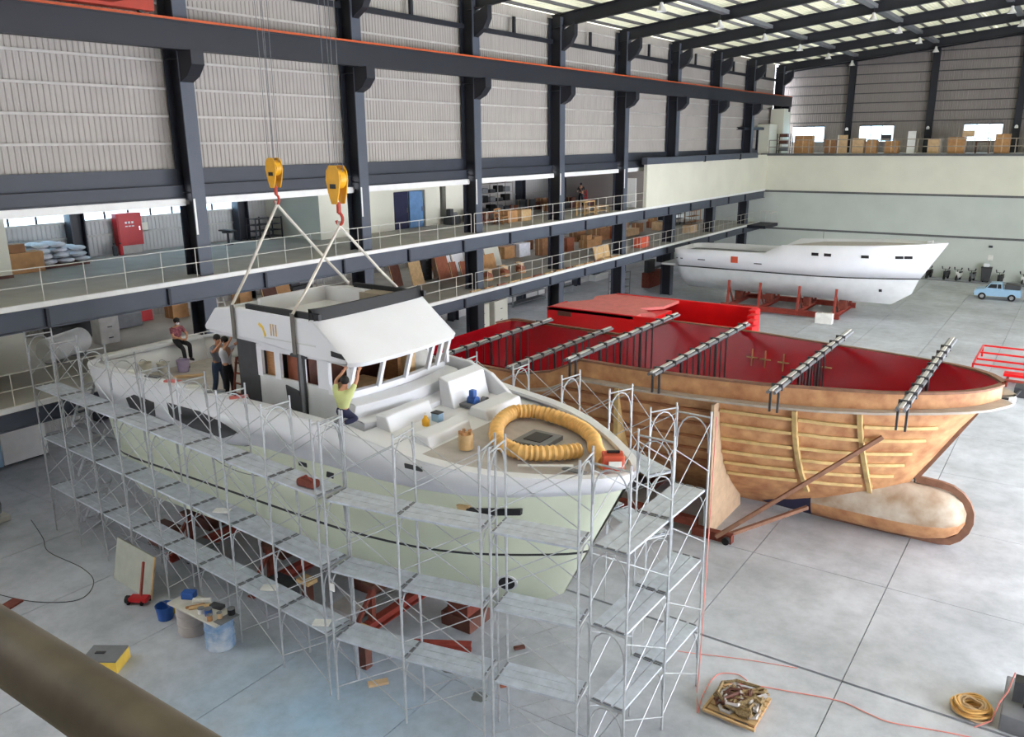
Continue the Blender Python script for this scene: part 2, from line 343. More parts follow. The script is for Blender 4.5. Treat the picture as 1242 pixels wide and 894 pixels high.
wg = struct('wall_gable', 'grey ribbed gable wall with dark girts')
GW = [(-28.4, -25.0), (-21.4, -18.0), (-11.5, -8.1), (-3.5, -.1)]
edges = [-30.2]+[e for g in GW for e in g]+[16]
zt = lambda a: roofz(a)+1.0
for i in range(0, len(edges)-1):
    a, b = edges[i], edges[i+1]
    if i % 2 == 0: corr(MB(), 'x', a, b, 11.6, 0, YE, sgn=-1, zt=zt).build('siding_sheet', 'siding_grey', wg)
    else:
        corr(MB(), 'x', a, b, 11.6, 12.75, YE, sgn=-1).build('siding_sheet', 'siding_grey', wg)
        corr(MB(), 'x', a, b, 14.4, 0, YE, sgn=-1, zt=zt).build('siding_sheet', 'siding_grey', wg)
for z in [14.75+.95*i for i in range(10)]:
    x0 = max(-30, (z-20.4)/.107-29.6); MB().box(x0, 16, YE-.16, YE-.05, z-.05, z+.05).build('girt', 'girt_dark', wg)
for i, (a, b) in enumerate(GW):
    wd = struct('window_%d' % (wi+1+i), 'bright daylight window in the gable wall, %s from the left corner' % ['first', 'second', 'third', 'fourth'][i])
    f = MB(); f.box(a, b, YE-.15, YE, 14.3, 14.42); f.build('window_frame', 'girt_dark', wd)
    for j in range(4):
        x = a+(b-a)*j/3; MB().box(x-.04, x+.04, YE-.1, YE, 12.75, 14.3).build('mullion', 'white_paint', wd)
        if j < 3: MB().box(x+.04, a+(b-a)*(j+1)/3-.04, YE-.06, YE-.05, 12.75, 14.3).build('pane', 'glass', wd)
for i, x in enumerate((-22.5, -14.65, -6.9, .9)):
    c = struct('column', 'dark steel gable post, %s from the left corner' % ['first', 'second', 'third', 'fourth'][i], (x, YE-.5, 11.6))
    z = roofz(x)+.1
    MB().box(x-.3, x+.3, YE-.75, YE-.7, 11.6, z).build('flange', 'steel_dark', c); MB().box(x-.3, x+.3, YE-.25, YE-.2, 11.6, z).build('flange', 'steel_dark', c); MB().box(x-.03, x+.03, YE-.7, YE-.25, 11.6, z).build('web', 'steel_dark', c)
    MB().lathe([(.05, 0), (.14, -.1), (.16, -.3), (.1, -.32)], (x, YE-.95, 14.2), 8).build('wall_lamp', 'white_paint', c)
# ------------------------------------------------------------------ cream enclosures on the mezzanines
s = struct('wall_office', 'long cream enclosure on the upper mezzanine near the far corner')
MB().box(WX-.3, WX-.02, 60.6, 86.2, 7.98, 11.25).build('wall_panel', 'cream', s); MB().box(WX-1.5, WX-.02, 86.2, YF, 7.98, 11.5).build('wall_panel', 'cream', s)
MB().box(-36, WX-.3, 60.6, 60.8, 7.93, 10.75).build('side_panel', 'siding_grey', s)
MB().box(WX-.35, WX+.12, 60.3, 86.2, 11.25, 11.75).build('roof_edge', 'steel_grey', s)
for yy in (72, 81): MB().box(WX, WX+.2, yy-.06, yy+.06, 11.2, 11.7).build('bracket', 'steel_dark', s)
d = struct('door_1', 'white door beside the cream enclosure'); MB().box(-30.6, -29.6, 60.5, 60.58, 7.95, 10.2).build('door_leaf', 'white_paint', d)
s = struct('wall_room', 'cream room wall on the upper mezzanine')
for a, b in ((32, 38.0), (40.9, 42.4), (43, 46.8)): MB().box(-34.9, -34.6, a, b, 7.93, 10.75).build('wall_panel', 'cream', s)
MB().box(-39, -34.9, 46.6, 46.8, 7.93, 10.75).build('side_panel', 'cream', s); MB().box(-39, -34.9, 32, 32.2, 7.93, 10.75).build('side_panel', 'cream', s)
MB().box(-34.9, -34.6, 38.0, 40.9, 10.2, 10.75).build('door_head', 'cream', s)
for i, (a, m, lab) in enumerate(((38.1, 'navy_cloth', 'dark blue door leaf in the cream room wall'), (39.5, 'door_blue', 'light blue door leaf in the cream room wall'))):
    d = struct('door_%d' % (i+2), lab); MB().box(-34.75, -34.66, a, a+1.25, 7.94, 10.15).build('door_leaf', m, d); MB().box(-34.66, -34.62, a+1.1, a+1.15, 8.9, 9.2).build('door_handle', 'chrome', d)
s = struct('wall_block', 'cream partition block at the near end of the upper mezzanine'); MB().box(BX, -35.5, 0, 16.18, 7.93, 10.75).build('wall_panel', 'cream', s); MB().box(-35.5, -35.46, 0, 16.2, 7.93, 8.05).build('baseboard', 'wood_dark', s)
s = struct('wall_block_lower', 'cream partition block at the near end of the middle mezzanine'); MB().box(BX, -33.5, 0, 15.3, 4.6, 7.4).build('wall_panel', 'cream', s)
# stair head enclosure in the far corner
s = struct('wall_stairhead', 'pale stair enclosure in the far left corner of the gallery')
MB().box(-30.4, -28.9, 90.2, 93.0, 11.6, 14.6).build('wall_panel', 'cream', s); MB().box(-29.8, -28.4, 93.2, 95.5, 11.6, 16.2).build('wall_panel', 'cream', s); MB().box(-31, -29.4, 84, 90, 14.0, 14.25).build('landing_beam', 'steel_dark', s); MB().box(-29.6, -29.4, 88.2, 88.4, 12, 14).build('landing_post', 'steel_dark', s)
# ------------------------------------------------------------------ railings
def railing(label, pts, hh, dx, cat='railing', mat='rail', r=.018, mid=1, skip=()):
    (x0, y0, z), (x1, y1, _) = pts; t = thing('guard_railing', label, cat, (x0, y0, z)); L = math.hypot(x1-x0, y1-y0); n = max(1, int(L/dx))
    P = lambda u, h: (x0+(x1-x0)*u, y0+(y1-y0)*u, z+h)
    src = MB().cyl((0, 0, 0), (0, 0, hh), r, n=6).build('post', mat, t, local=True)
    for i in range(n+1):
        if i == 0: src.location = Vector(P(0, 0))-TR[t]
        else: inst(src, t, Vector(P(i/n, 0))-TR[t])
    for h in [hh*(j+1)/(mid+1) for j in range(mid+1)]: MB().cyl(P(0, h), P(1, h), r, n=6).build('rail', mat, t)
    return t
railing('pale pipe railing along the near half of the upper mezzanine edge', ((WX-.1, 8, 7.98), (WX-.1, 38, 7.98)), 1.15, 1.5)
railing('pale pipe railing along the far half of the upper mezzanine edge', ((WX-.1, 38.3, 7.98), (WX-.1, 60.2, 7.98)), 1.15, 1.2)
railing('pale pipe railing along the near half of the middle mezzanine edge', ((WX-.1, 8, 4.65), (WX-.1, 38, 4.65)), 1.1, 1.5)
railing('pale pipe railing along the far half of the middle mezzanine edge', ((WX-.1, 38.3, 4.65), (WX-.1, 86.5, 4.65)), 1.1, 1.2)
railing('grey pipe railing along the far gallery under the gable windows', ((-28.6, YF, 11.6), (14, YF, 11.6)), 1.35, 1.95, mat='rail_far', r=.045)
t = thing('landing_railing', 'pale railing around the landing at the far end of the middle mezzanine', 'railing', (-27, 87, 4.65))
for x in (-28.7, -28.1, -27.5, -26.9): MB().cyl((x, 88.5, 4.6), (x, 88.5, 5.75), .03, n=6).build('post', 'rail', t)
MB().cyl((-28.7, 88.5, 5.75), (-26.9, 88.5, 5.75), .03, n=6).build('rail', 'rail', t); MB().cyl((-26.9, 86, 5.75), (-26.9, 88.5, 5.75), .03, n=6).build('rail', 'rail', t)
MB().box(-28.7, -26.8, 84.5, 88.6, 4.3, 4.6).build('landing_slab', 'steel_dark', t)
# ------------------------------------------------------------------ unseen wall_near and wall_right, added to hold back daylight; doorway sized for the light
wn = struct('wall_near', 'unseen ribbed end wall behind the viewpoint, added to block daylight')
for i in range(8): corr(MB(), 'x', -39+6.9*i, -39+6.9*(i+1), 0, 0, -4.0, zt=lambda a: roofz(max(a, -29.6))+1.0 if a > -30 else 12).build('siding_sheet', 'siding_grey', wn)
wr = struct('wall_right', 'unseen ribbed side wall, added with a tall doorway sized to admit daylight')
corr(MB(), 'y', -4, 11, 0, 25.5, 16.1).build('siding_sheet', 'siding', wr)
corr(MB(), 'y', 64, 97, 0, 25.5, 16.1).build('siding_sheet', 'siding', wr)
corr(MB(), 'y', 11, 64, 13, 25.5, 16.1).build('siding_sheet', 'siding', wr)
# ------------------------------------------------------------------ generic hull surface
def lerp(tab, x):
    if x <= tab[0][0]: return tab[0][1]
    for (a, b), (c, d) in zip(tab, tab[1:]):
        if x <= c: return b+(d-b)*(x-a)/(c-a)
    return tab[-1][1]
class Hull:
    def __init__(s, yc, stern, stem, beam, sheer, bound, t0=(.5, .74), p=(1.7, 2.), rnd=.06, kz=.95, top=6.3, plan=None):
        s.__dict__.update(locals())
    def b(s, t, z):
        u = min(1, max(0, (z-s.kz)/(s.top-s.kz))); t0 = s.t0[0]+(s.t0[1]-s.t0[0])*u; p = s.p[0]+(s.p[1]-s.p[0])*u
        k = 1 if t <= t0 else max(0, 1-((t-t0)/(1-t0))**p)
        if s.plan: k = k*(1-u)+lerp(s.plan, t)*u
        if t < s.rnd: k *= .72+.28*math.sqrt(max(0, 1-((s.rnd-t)/s.rnd)**2))
        return lerp(s.beam, z)*k
    def x(s, t, z): a = lerp(s.stern, z); return a+(lerp(s.stem, z)-a)*t
    def hb(s, x, z):
        a = lerp(s.stern, z); return s.b(max(0, min(1, (x-a)/(lerp(s.stem, z)-a))), z)
    TS = [0, .01, .025, .045, .06, .1, .16, .22, .28, .34, .4, .44, .46, .48, .5, .55, .6, .65, .7, .74, .78, .82, .86, .9, .93, .96, .98, .993, 1]
    def strip(s, zs, side, n=1):
        # zs: list of functions of approximate x -> z ; rows run along the hull
        rows = []
        for zf in zs:
            r = []
            for t in s.TS:
                z = zf(s.x(t, 4.)); z = zf(s.x(t, z)); r.append((s.x(t, z), s.yc+side*s.b(t, z), z))
            rows.append(r)
        return rows
    def skin(s, zs):
        m = MB()
        for sd in (-1, 1):
            rows = s.strip(zs, sd); m.grid(rows if sd > 0 else rows[::-1])
        a = s.strip(zs, -1); b = s.strip(zs, 1)
        m.grid([[r[0] for r in a], [r[0] for r in b]])
        return m
    def deck(s, xs, z, inset=.08):
        zf = z if callable(z) else (lambda x: z)
        return MB().grid([[(x, s.yc-max(.01, s.hb(x, zf(x))-inset), zf(x)) for x in xs], [(x, s.yc+max(.01, s.hb(x, zf(x))-inset), zf(x)) for x in xs]])
K = lambda z: (lambda x: z)
# ------------------------------------------------------------------ white yacht under construction
YA = 16.4
sheerA = lambda x: lerp([(-27.4, 6.12), (-25, 6.28), (-17, 6.33), (-14.5, 6.28), (-12.4, 6.02), (-10, 5.78), (-7.9, 5.62)], x)
boundA = lambda x: lerp([(-18.6, 4.9), (-18.0, 5.1), (-14.5, 5.14), (-12.4, 5.18), (-7.9, 5.24)], x)
HA = Hull(YA, [(.9, -25.6), (4.9, -26.3), (6.3, -26.7)], [(.9, -11.2), (1.9, -9.72), (5.6, -7.87), (6.3, -7.6)],
          [(.9, .05), (1.25, .95), (1.9, 2.2), (2.6, 2.45), (3.3, 2.56), (4.9, 2.72), (5.8, 2.82), (6.3, 2.86)], sheerA, boundA, rnd=.1, plan=[(0, 1), (.74, 1), (.8, .985), (.85, .9), (.89, .77), (.93, .58), (.96, .42), (.98, .3), (.992, .2), (1, .06)])
ya = thing('motor_yacht', 'unfinished white motor yacht with pale green hull standing inside scaffolding', 'yacht', (-17, YA, 0))
HA.skin([K(.92), K(1.25), K(1.6), K(1.9), K(2.3), K(2.8), K(3.27)]).build('hull_bottom', 'gel_green', ya, True)
HA.skin([K(3.27), K(3.35)]).build('boot_stripe', 'stripe', ya, True)
HA.skin([K(3.35), K(3.8), K(4.3), K(4.8), boundA]).build('hull_side', 'gel_green', ya, True)
HA.skin([lambda x: boundA(x), lambda x: boundA(x)+.04]).build('knuckle_line', 'stripe', ya, True)
HA.skin([lambda x: boundA(x)+.04, lambda x: (boundA(x)+sheerA(x))/2, sheerA]).build('bulwark', 'gel_white', ya, True, solid=.12)
xs = [HA.x(t, 6.2) for t in HA.TS]
def rim(wd):
    m = MB()
    for sd in (-1, 1):
        r = [[(x, YA+sd*max(.0, HA.hb(x, sheerA(x))+o), sheerA(x)+h) for x in [HA.x(t, sheerA(-8) if t > .9 else 6.2) for t in HA.TS]] for o, h in ((.05, -.05), (.05, .03), (-wd, .03), (-wd, -.05))]
        m.grid(r if sd < 0 else r[::-1])
    return m
rim(.26).build('gunwale_cap', 'gel_white', ya, True)
MB().box(-26.85, -26.5, YA-1.95, YA+1.95, 6.1, 6.24).build('transom_cap', 'gel_grey', ya, bevel=.03)
HA.deck([-26.4, -26, -25.4, -24, -21, -18.4], 5.35).build('aft_deck', 'deck_grey', ya)
HA.deck([-18.4, -17, -15.5, -14.2], 5.45).build('side_deck', 'gel_grey', ya)
HA.deck([-14.2, -13, -12, -11.2, -10.4, -9.8, -9.2, -8.7, -8.3, -8.05], lambda x: sheerA(x)-.16, .1).build('foredeck', 'gel_white', ya)
HA.deck([-12.35, -11.6, -10.8, -10.2, -9.6, -9.2, -8.8], lambda x: sheerA(x)-.15, .5).build('non_slip_panel', 'deck_grey', ya)
# hatch on the foredeck
m = MB().box(-11.2, -10.3, 16.3, 17.3, 5.66, 5.79); ht = m.build('deck_hatch', 'mid_grey', ya, bevel=.02); MB().box(-11.0, -10.5, 16.5, 17.1, 5.79, 5.81).build('hatch_lid', 'dark_grey', ht)
# hull openings shown by dark panels, their inner shade put into the colour
def hpan(name, pts, mat, y=None, th=.05, par=ya, off=.0):
    # outline on the near side of the hull following its surface
    vs = [(x, YA-HA.hb(x, z)-off-.02, z) for x, z in pts]; vi = [(x, YA-HA.hb(x, z)+th, z) for x, z in pts]; n = len(pts)
    return MB().add(vs+vi, [tuple(range(n)), tuple(reversed(range(n, 2*n)))]+[(i, (i+1) % n, n+(i+1) % n, n+i) for i in range(n)]).build(name, mat, par)
hpan('side_opening_shade', [(-21.6, 5.3), (-20.6, 5.12), (-19.2, 5.08), (-18.45, 5.38), (-19.2, 5.6), (-20.1, 5.74), (-21.6, 5.74)], 'dark_grey', th=.1, off=.06)
hpan('side_opening_shade', [(-23.7, 5.2), (-22.4, 5.14), (-22.3, 5.62), (-23.3, 5.7), (-23.8, 5.5)], 'dark_grey', th=.1, off=.06)
hpan('fairlead_slot_shade', [(-11.05, 4.62), (-9.9, 4.68), (-9.85, 4.86), (-10.95, 4.84)], 'black', off=.07); hpan('fairlead_frame', [(-11.2, 4.58), (-11.0, 4.58), (-10.9, 4.9), (-11.2, 4.9)], 'wood_light', off=.03)
hpan('fairlead_slot_shade', [(-12.35, 5.72), (-11.85, 5.72), (-11.85, 5.84), (-12.35, 5.84)], 'dark_grey', off=.06); hpan('scupper_shade', [(-15.2, 4.8), (-14.95, 4.8), (-14.9, 4.96), (-15.15, 4.96)], 'black'); hpan('scupper_shade', [(-16.2, 4.9), (-15.9, 4.9), (-15.9, 5.02), (-16.2, 5.02)], 'black')
tx, tz = -10.85, 2.3; tn = Vector((.42, -.85, -.3)).normalized(); tp = Vector((tx, YA-HA.hb(tx, tz), tz))
MB().cyl(tuple(tp-tn*.05), tuple(tp+tn*.05), .27, n=20).build('bow_thruster_ring', 'gel_grey', ya, True); MB().cyl(tuple(tp), tuple(tp+tn*.07), .21, n=20).build('tunnel_shade', 'black', ya)
# keel and rudder skeg
MB().prism([(-25.6, .75), (-11.6, .75), (-11.2, .97), (-25.6, 1.1)], YA-.12, YA+.12, 'y').build('keel', 'gel_green', ya, bevel=.03)
# ---- deckhouse
NY, FY = YA-1.95, YA+1.95
dh = MB()
dh.box(-18.4, -14.95, NY+.08, FY-.08, 5.42, 5.55); dh.build('cabin_floor', 'wood_dark', ya)
for sd, yy in ((-1, NY), (1, FY)):
    m = MB(); m.box(-18.4, -15.0, yy-.04, yy+.04, 5.4, 6.9); m.build('side_panel', 'gel_grey', ya, bevel=.01)
    m = MB(); m.box(-18.45, -14.9, yy-.04, yy+.04, 7.6, 7.75); m.build('side_header', 'gel_white', ya)
    for a, b in ((-18.45, -18.25), (-17.73, -17.5), (-16.75, -16.56), (-16.06, -15.62), (-14.98, -14.86)):
        MB().box(a, b, yy-.045, yy+.045, 6.85, 7.65).build('window_post', 'gel_white', ya)
# rounded corner window surround near side
m = MB(); r = []
for a in arc(9, 180, 270): r.append((-15.25+.38*math.cos(a), 7.12+.33*math.sin(a)))
poly = [(-15.66, 7.62), (-15.66, 6.75), (-14.9, 6.75), (-14.9, 6.79)]+[(x, z) for x, z in reversed(r)]+[(-15.63, 7.62)]
MB().prism(poly, NY-.07, NY+.02, 'y').build('window_surround', 'gel_white', ya)
MB().prism([(-16.75, 7.7), (-16.5, 7.6), (-16.5, 5.7), (-16.75, 6.0)], NY-.1, NY-.05, 'y').build('door_panel', 'dark_grey', ya); MB().prism([(-17.3, 6.75), (-16.8, 6.65), (-16.6, 5.9), (-17.0, 5.75), (-17.25, 6.2)], NY-.09, NY-.05, 'y').build('door_panel', 'dark_grey', ya)
MB().box(-16.98, -16.4, NY-.12, NY-.05, 7.6, 7.68).build('door_track', 'dark_grey', ya)
# aft bulkhead: dark panels fill the open doorway, its shade put into their colour
MB().box(-18.46, -18.36, NY, YA+.3, 5.42, 7.7).build('aft_doorway_shade', 'dark_grey', ya); MB().box(-18.5, -18.34, YA+.3, FY, 5.42, 7.7).build('aft_bulkhead', 'gel_grey', ya)
MB().box(-19.3, -18.45, NY-.02, NY+.04, 5.5, 7.8).build('wing_panel', 'dark_grey', ya)
MB().box(-20.2, -19.4, FY-.5, FY-.4, 5.6, 7.1).build('wing_panel', 'black', ya)
# wooden cabin furniture seen through the windows
MB().box(-18.25, -17.65, NY+.12, NY+.18, 5.55, 7.6).build('cabin_lining', 'wood', ya); MB().box(-17.5, -16.95, NY+.2, NY+.26, 5.55, 7.6).build('cabin_lining', 'wood_red', ya)
MB().box(-16.4, -15.2, NY+.9, YA, 5.55, 6.7).build('cabin_locker', 'wood_light', ya); MB().box(-16.2, -15.6, YA+.6, FY-.3, 5.55, 7.3).build('cabin_locker', 'wood', ya)
MB().box(-17.2, -17.1, NY+.6, FY-.1, 5.55, 7.65).build('cabin_partition', 'wood_dark', ya)
m = MB(); m.cyl((-15.25, 17.55, 7.05), (-15.2, 17.5, 7.05), .33, n=16); m.build('fan_guard', 'paper', ya, True)
MB().box(-15.6, -15.3, 17.1, 17.9, 6.7, 7.5).build('cabin_panel', 'wood_light', ya)
# front windows: curved sill, raked posts
def fx(y, x0, bul): u = (y-YA)/1.98; return x0+bul*(1-u*u)
ysw = [NY+(FY-NY)*i/16 for i in range(17)]
MB().grid([[(fx(y, -15.0, .22)-.06, y, 5.45) for y in ysw], [(fx(y, -15.0, .22), y, 6.88) for y in ysw], [(fx(y, -15.0, .22)-.14, y, 6.9) for y in ysw]]).build('front_panel', 'gel_white', ya, True)
for y in (NY+.02, NY+.95, YA, FY-.95, FY-.45, FY-.02):
    MB().bar((fx(y, -15.02, .22), y, 6.86), (fx(y, -14.75, .22), y, 7.72), .11, .1).build('window_post', 'gel_white', ya)
# belt in two tiers below the windows
ysb = [YA-2.1+4.2*i/20 for i in range(21)]
def tier(z0, z1, xa, xb, bul, name, top):
    f = lambda y, x: x+bul*(1-((y-YA)/2.1)**2)
    m = MB().grid([[(f(y, xa), y, z0) for y in ysb], [(f(y, xb), y, z1) for y in ysb], [(f(y, xb)-.08, y, z1+.04) for y in ysb], [(f(y, top), y, z1+.08) for y in ysb]])
    for e in (0, 20):
        y = ysb[e]; m.add([(f(y, xa), y, z0), (f(y, xb), y, z1), (f(y, top), y, z1+.06), (f(y, top), y, z0)], [(0, 1, 2, 3)])
    m.build(name, 'gel_white', ya, True)
tier(6.25, 6.62, -14.72, -14.62, .3, 'upper_belt', -15.05); tier(5.62, 6.2, -14.42, -14.34, .34, 'lower_belt', -14.9)
MB().box(-13.62, -13.2, 17.2, 17.75, 6.02, 6.1).build('belt_vent', 'mid_grey', ya)
# ---- flybridge moulding
NF, FF_ = YA-2.13, YA+2.13
side = [(-20.45, 7.93), (-20.5, 8.05), (-19.95, 8.62), (-18.9, 8.75), (-16.0, 8.7), (-14.8, 7.8), (-14.9, 7.66), (-15.95, 7.64), (-18.3, 7.86)]
for a, b in ((NF, NF+.14), (FF_-.14, FF_)): MB().prism(side, a, b, 'y').build('flybridge_side', 'gel_white', ya, bevel=.06)
def bow(y): u = abs((y-YA)/2.13); return .16*(1-u*u)-.28*u**14
yv = [YA+2.13*math.sin(math.pi*(i/24-.5)) for i in range(25)]
MB().grid([[(-15.85+bow(y)*.4, y, 8.7) for y in yv], [(-14.5+bow(y), y, 7.74) for y in yv], [(-14.56+bow(y), y, 7.62) for y in yv], [(-15.3, y, 7.66) for y in yv]]).build('visor', 'gel_white', ya, True)
MB().prism([(-20.4, 7.85), (-18.3, 7.78), (-15.0, 7.6), (-15.0, 7.68), (-18.3, 7.9), (-20.4, 7.98)], NF+.1, FF_-.1, 'y').build('flybridge_soffit', 'gel_white', ya)
MB().box(-19.9, -15.6, NF+.1, FF_-.1, 8.28, 8.36).build('flybridge_floor', 'gel_white', ya)
MB().box(-19.95, -19.75, NF+.1, FF_-.1, 7.95, 8.6).build('flybridge_aft_wall', 'gel_grey', ya)
m = MB(); m.box(-18.6, -15.75, NF+.02, NF+.12, 8.7, 8.86); m.build('windscreen_channel', 'black', ya); MB().box(-18.6, -15.75, FF_-.12, FF_-.02, 8.7, 8.86).build('windscreen_channel', 'black', ya)
MB().grid([[(-15.8+bow(y)*.4, y, 8.68) for y in yv], [(-15.88+bow(y)*.4, y, 8.98) for y in yv], [(-15.98+bow(y)*.4, y, 8.98) for y in yv], [(-15.98+bow(y)*.4, y, 8.6) for y in yv]]).build('windscreen_channel', 'black', ya, True)
for a, b, c, d in ((-19.2, -17.6, FF_-.75, FF_-.65), (-19.3, -19.2, NF+1.0, FF_-.65)): MB().box(a, b, c, d, 8.36, 8.8).build('inner_coaming', 'gel_white', ya)
MB().box(-17.7, -16.2, FF_-.8, FF_-.2, 8.36, 8.75).build('console_base', 'canvas', ya)
MB().box(-17.9, -17.3, YA+.1, YA+.25, 8.361, 8.38).build('floor_slot', 'dark_grey', ya)
hpts = [(-15.12, 7.62), (-15.1, 7.52), (-14.42, 7.42), (-14.55, 7.56)]
MB().prism([(-15.35, 7.98), (-15.35, 7.84), (-14.85, 7.8), (-15.0, 7.94)], NF-.015, NF+.02, 'y').build('side_vent', 'black', ya)
MB().prism([(-18.05, 8.42), (-17.9, 8.32), (-17.8, 8.08), (-17.86, 8.0), (-17.95, 8.25), (-18.1, 8.34)], NF-.006, NF+.01, 'y').build('filler_mark', 'yellow_box', ya)
for i in range(3): MB().box(-17.62+.1*i, -17.57+.1*i, NF-.006, NF+.01, 8.1, 8.42).build('filler_mark', 'wood_light', ya)
MB().box(-17.9, -15.9, NF-.01, NF+.01, 8.0, 8.04).build('side_groove', 'gel_grey', ya)
# ---- foredeck seats
m = MB(); m.prism([(-14.2, 5.5), (-12.35, 5.5), (-12.5, 6.12), (-12.95, 6.16), (-13.1, 5.92), (-13.65, 5.92), (-13.85, 6.42), (-14.2, 6.42)], 14.55, 16.25, 'y'); m.build('seat_moulding', 'gel_white', ya, bevel=.04)
m = MB(); m.prism([(-14.0, 5.5), (-12.3, 5.5), (-12.5, 6.15), (-13.0, 6.2), (-13.1, 5.95), (-13.55, 5.95), (-13.75, 6.75), (-14.1, 6.85)], 16.95, 18.6, 'y'); m.build('seat_moulding', 'gel_white', ya, bevel=.04)
m = MB(); m.prism([(-14.6, 5.45), (-13.3, 5.45), (-13.9, 6.55), (-14.6, 6.6)], 18.4, 18.55, 'y'); m.build('seat_side', 'gel_white', ya, bevel=.03)
m = MB(); m.prism([(-15.5, 6.95), (-14.4, 6.85), (-13.6, 6.6), (-12.7, 5.9), (-12.6, 5.6), (-15.5, 5.6)], 18.72, 18.86, 'y'); m.build('breakwater', 'gel_white', ya, bevel=.03)
# bow cleat and anchor roller rim
MB().box(-9.3, -8.7, 14.95+.6, 15.7, 5.66, 5.7).build('deck_lid', 'mid_grey', ya)
# supports under the keel
for i, (x, yy) in enumerate(((-12.9, YA), (-16.5, YA), (-20.5, YA), (-24.3, YA))):
    t = thing('keel_block', 'stack of timber blocks under the yacht keel, %s from the bow' % ['first', 'second', 'third', 'fourth'][i], 'support', (x, yy, 0))
    MB().box(x-.5, x+.5, yy-.5, yy+.5, 0, .4).build('timber', 'wood_dark', t); MB().box(x-.35, x+.35, yy-.4, yy+.4, .4, .745).build('timber', 'rust', t)
for i, x in enumerate((-14.8, -19.0, -23.0)):
    t = thing('hull_cradle', 'red steel cradle beam with posts under the yacht hull, %s from the bow' % ['first', 'second', 'third'][i], 'cradle', (x, YA, 0))
    b = MB(); b.ibeam((x, YA-2.6, .15), (x, YA+2.6, .15), .3, .25); b.build('base_beam', 'red_oxide', t)
    for sd in (-1, 1):
        MB().bar((x, YA+sd*1.8, .3), (x, YA+sd*1.75, 1.35), .16).build('post', 'rust', t); MB().bar((x, YA+sd*2.5, .3), (x, YA+sd*1.8, 1.15), .1).build('strut', 'rust', t); MB().box(x-.2, x+.2, YA+sd*1.75-.2, YA+sd*1.75+.2, 1.35, 1.45).build('pad', 'wood_dark', t)
# ------------------------------------------------------------------ scaffolding
PW, PH, PR = .83, 1.785, .026
def scaffold(label, fr, lev, side=1, z0=0., bays=None, plk=None, wide=PW, base=True):
    x0, y0 = fr[0]; t = thing('scaffold', label, 'scaffold', (x0, y0, 0)); o = Vector((x0, y0, 0))
    dirs = []
    for i in range(len(fr)):
        a = fr[max(0, i-1)]; b = fr[min(len(fr)-1, i+1)]; dirs.append(math.atan2(b[1]-a[1], b[0]-a[0]))
    m = MB()
    for y in (0, wide*side): m.cyl((0, y, 0), (0, y, PH), PR, n=6)
    m.cyl((0, 0, PH-.14), (0, wide*side, PH-.14), PR*.85, n=6)
    fsrc = None; asrc = None
    ar = [(0, side*(wide/2-math.cos(a)*(wide/2-.03)), PH-.75+.56*math.sin(a)) for a in arc(9, 0, 180)]
    ar = [(0, side*.03, PH-1.0)]+ar+[(0, side*(wide-.03), PH-1.0)]
    psrc = bsrc = {}
    P = [Vector((x, y, 0)) for x, y in fr]
    nrm = [Vector((-math.sin(d), math.cos(d), 0))*side for d in dirs]
    for i, p in enumerate(P):
        for l in range(lev):
            loc = p-o+Vector((0, 0, z0+l*PH)); rot = (0, 0, dirs[i])
            if fsrc is None:
                fsrc = m.build('frame', 'galv', t, True, local=True, loc=loc, rot=rot); f = fsrc
                asrc = MB().tube(ar, PR*.7, 6).build('arch', 'galv', f, True, local=True)
            else:
                f = inst(fsrc, t, loc, rot); inst(asrc, f)
        if base:
            for q in (p, p+nrm[i]*wide):
                MB().cyl(tuple(q), tuple(q+Vector((0, 0, max(z0, .05)+.02))), PR*.7, n=6).build('base_jack', 'galv', t); 
    for i in range(len(P)-1):
        if bays is not None and i not in bays: continue
        a, b = P[i], P[i+1]; d = (b-a); L = d.length; ang = math.atan2(d.y, d.x)
        n = Vector((-math.sin(ang), math.cos(ang), 0))*side
        for l in range(lev):
            zl = z0+l*PH
            for k, off in enumerate((0, wide)):
                A, B = a+n*off, b+n*off
                for za, zb in ((.35, 1.5), (1.5, .35)):
                    sg = .016*(1 if za < zb else -1)
                    MB().cyl(tuple(A+n*sg+Vector((0, 0, zl+za))), tuple(B+n*sg+Vector((0, 0, zl+zb))), .0125, n=5).build('brace', 'galv', t)
            if l < lev-1 and (plk is None or l in plk):
                for off in (.04, .295, .55):
                    w_ = .24; zz = zl+PH-.1
                    pl = MB(); A = a+n*off; u = d/L
                    pl.hexa([tuple(q+Vector((0, 0, h))) for h in (zz-.05, zz) for q in (A+u*.04, A+u*(L-.04), A+u*(L-.04)+n*w_, A+u*.04+n*w_)] if side > 0 else [tuple(q+Vector((0, 0, h))) for h in (zz-.05, zz) for q in (A+u*.04+n*w_, A+u*(L-.04)+n*w_, A+u*(L-.04), A+u*.04)])
                    pl.build('walk_board', 'plank', t)
                    for e in (.04, L-.04):
                        q = A+u*e+n*(w_/2); MB().bar(tuple(q-n*.09+Vector((0, 0, zz+.008))), tuple(q+n*.09+Vector((0, 0, zz+.008))), .035, .02).build('board_hook', 'mid_grey', t)
    return t
N1 = 9
F1 = [(-28.4+1.8425*i, 13.0-1.07*i/8) for i in range(N1)]
S1 = scaffold('long galvanised scaffold run along the near side of the white yacht', F1, 4)
scaffold('two-bay galvanised scaffold angled round the shoulder of the white yacht bow', [(-13.4, 11.93), (-11.45, 12.2), (-9.5, 12.62)], 4)
scaffold('single-bay galvanised scaffold in front of the white yacht bow', [(-9.3, 12.68), (-7.4, 13.05)], 4)
scaffold('galvanised scaffold tower across the bow tip beside the brown mould', [(-6.45, 13.35), (-6.42, 15.28), (-6.38, 17.22)], 4)
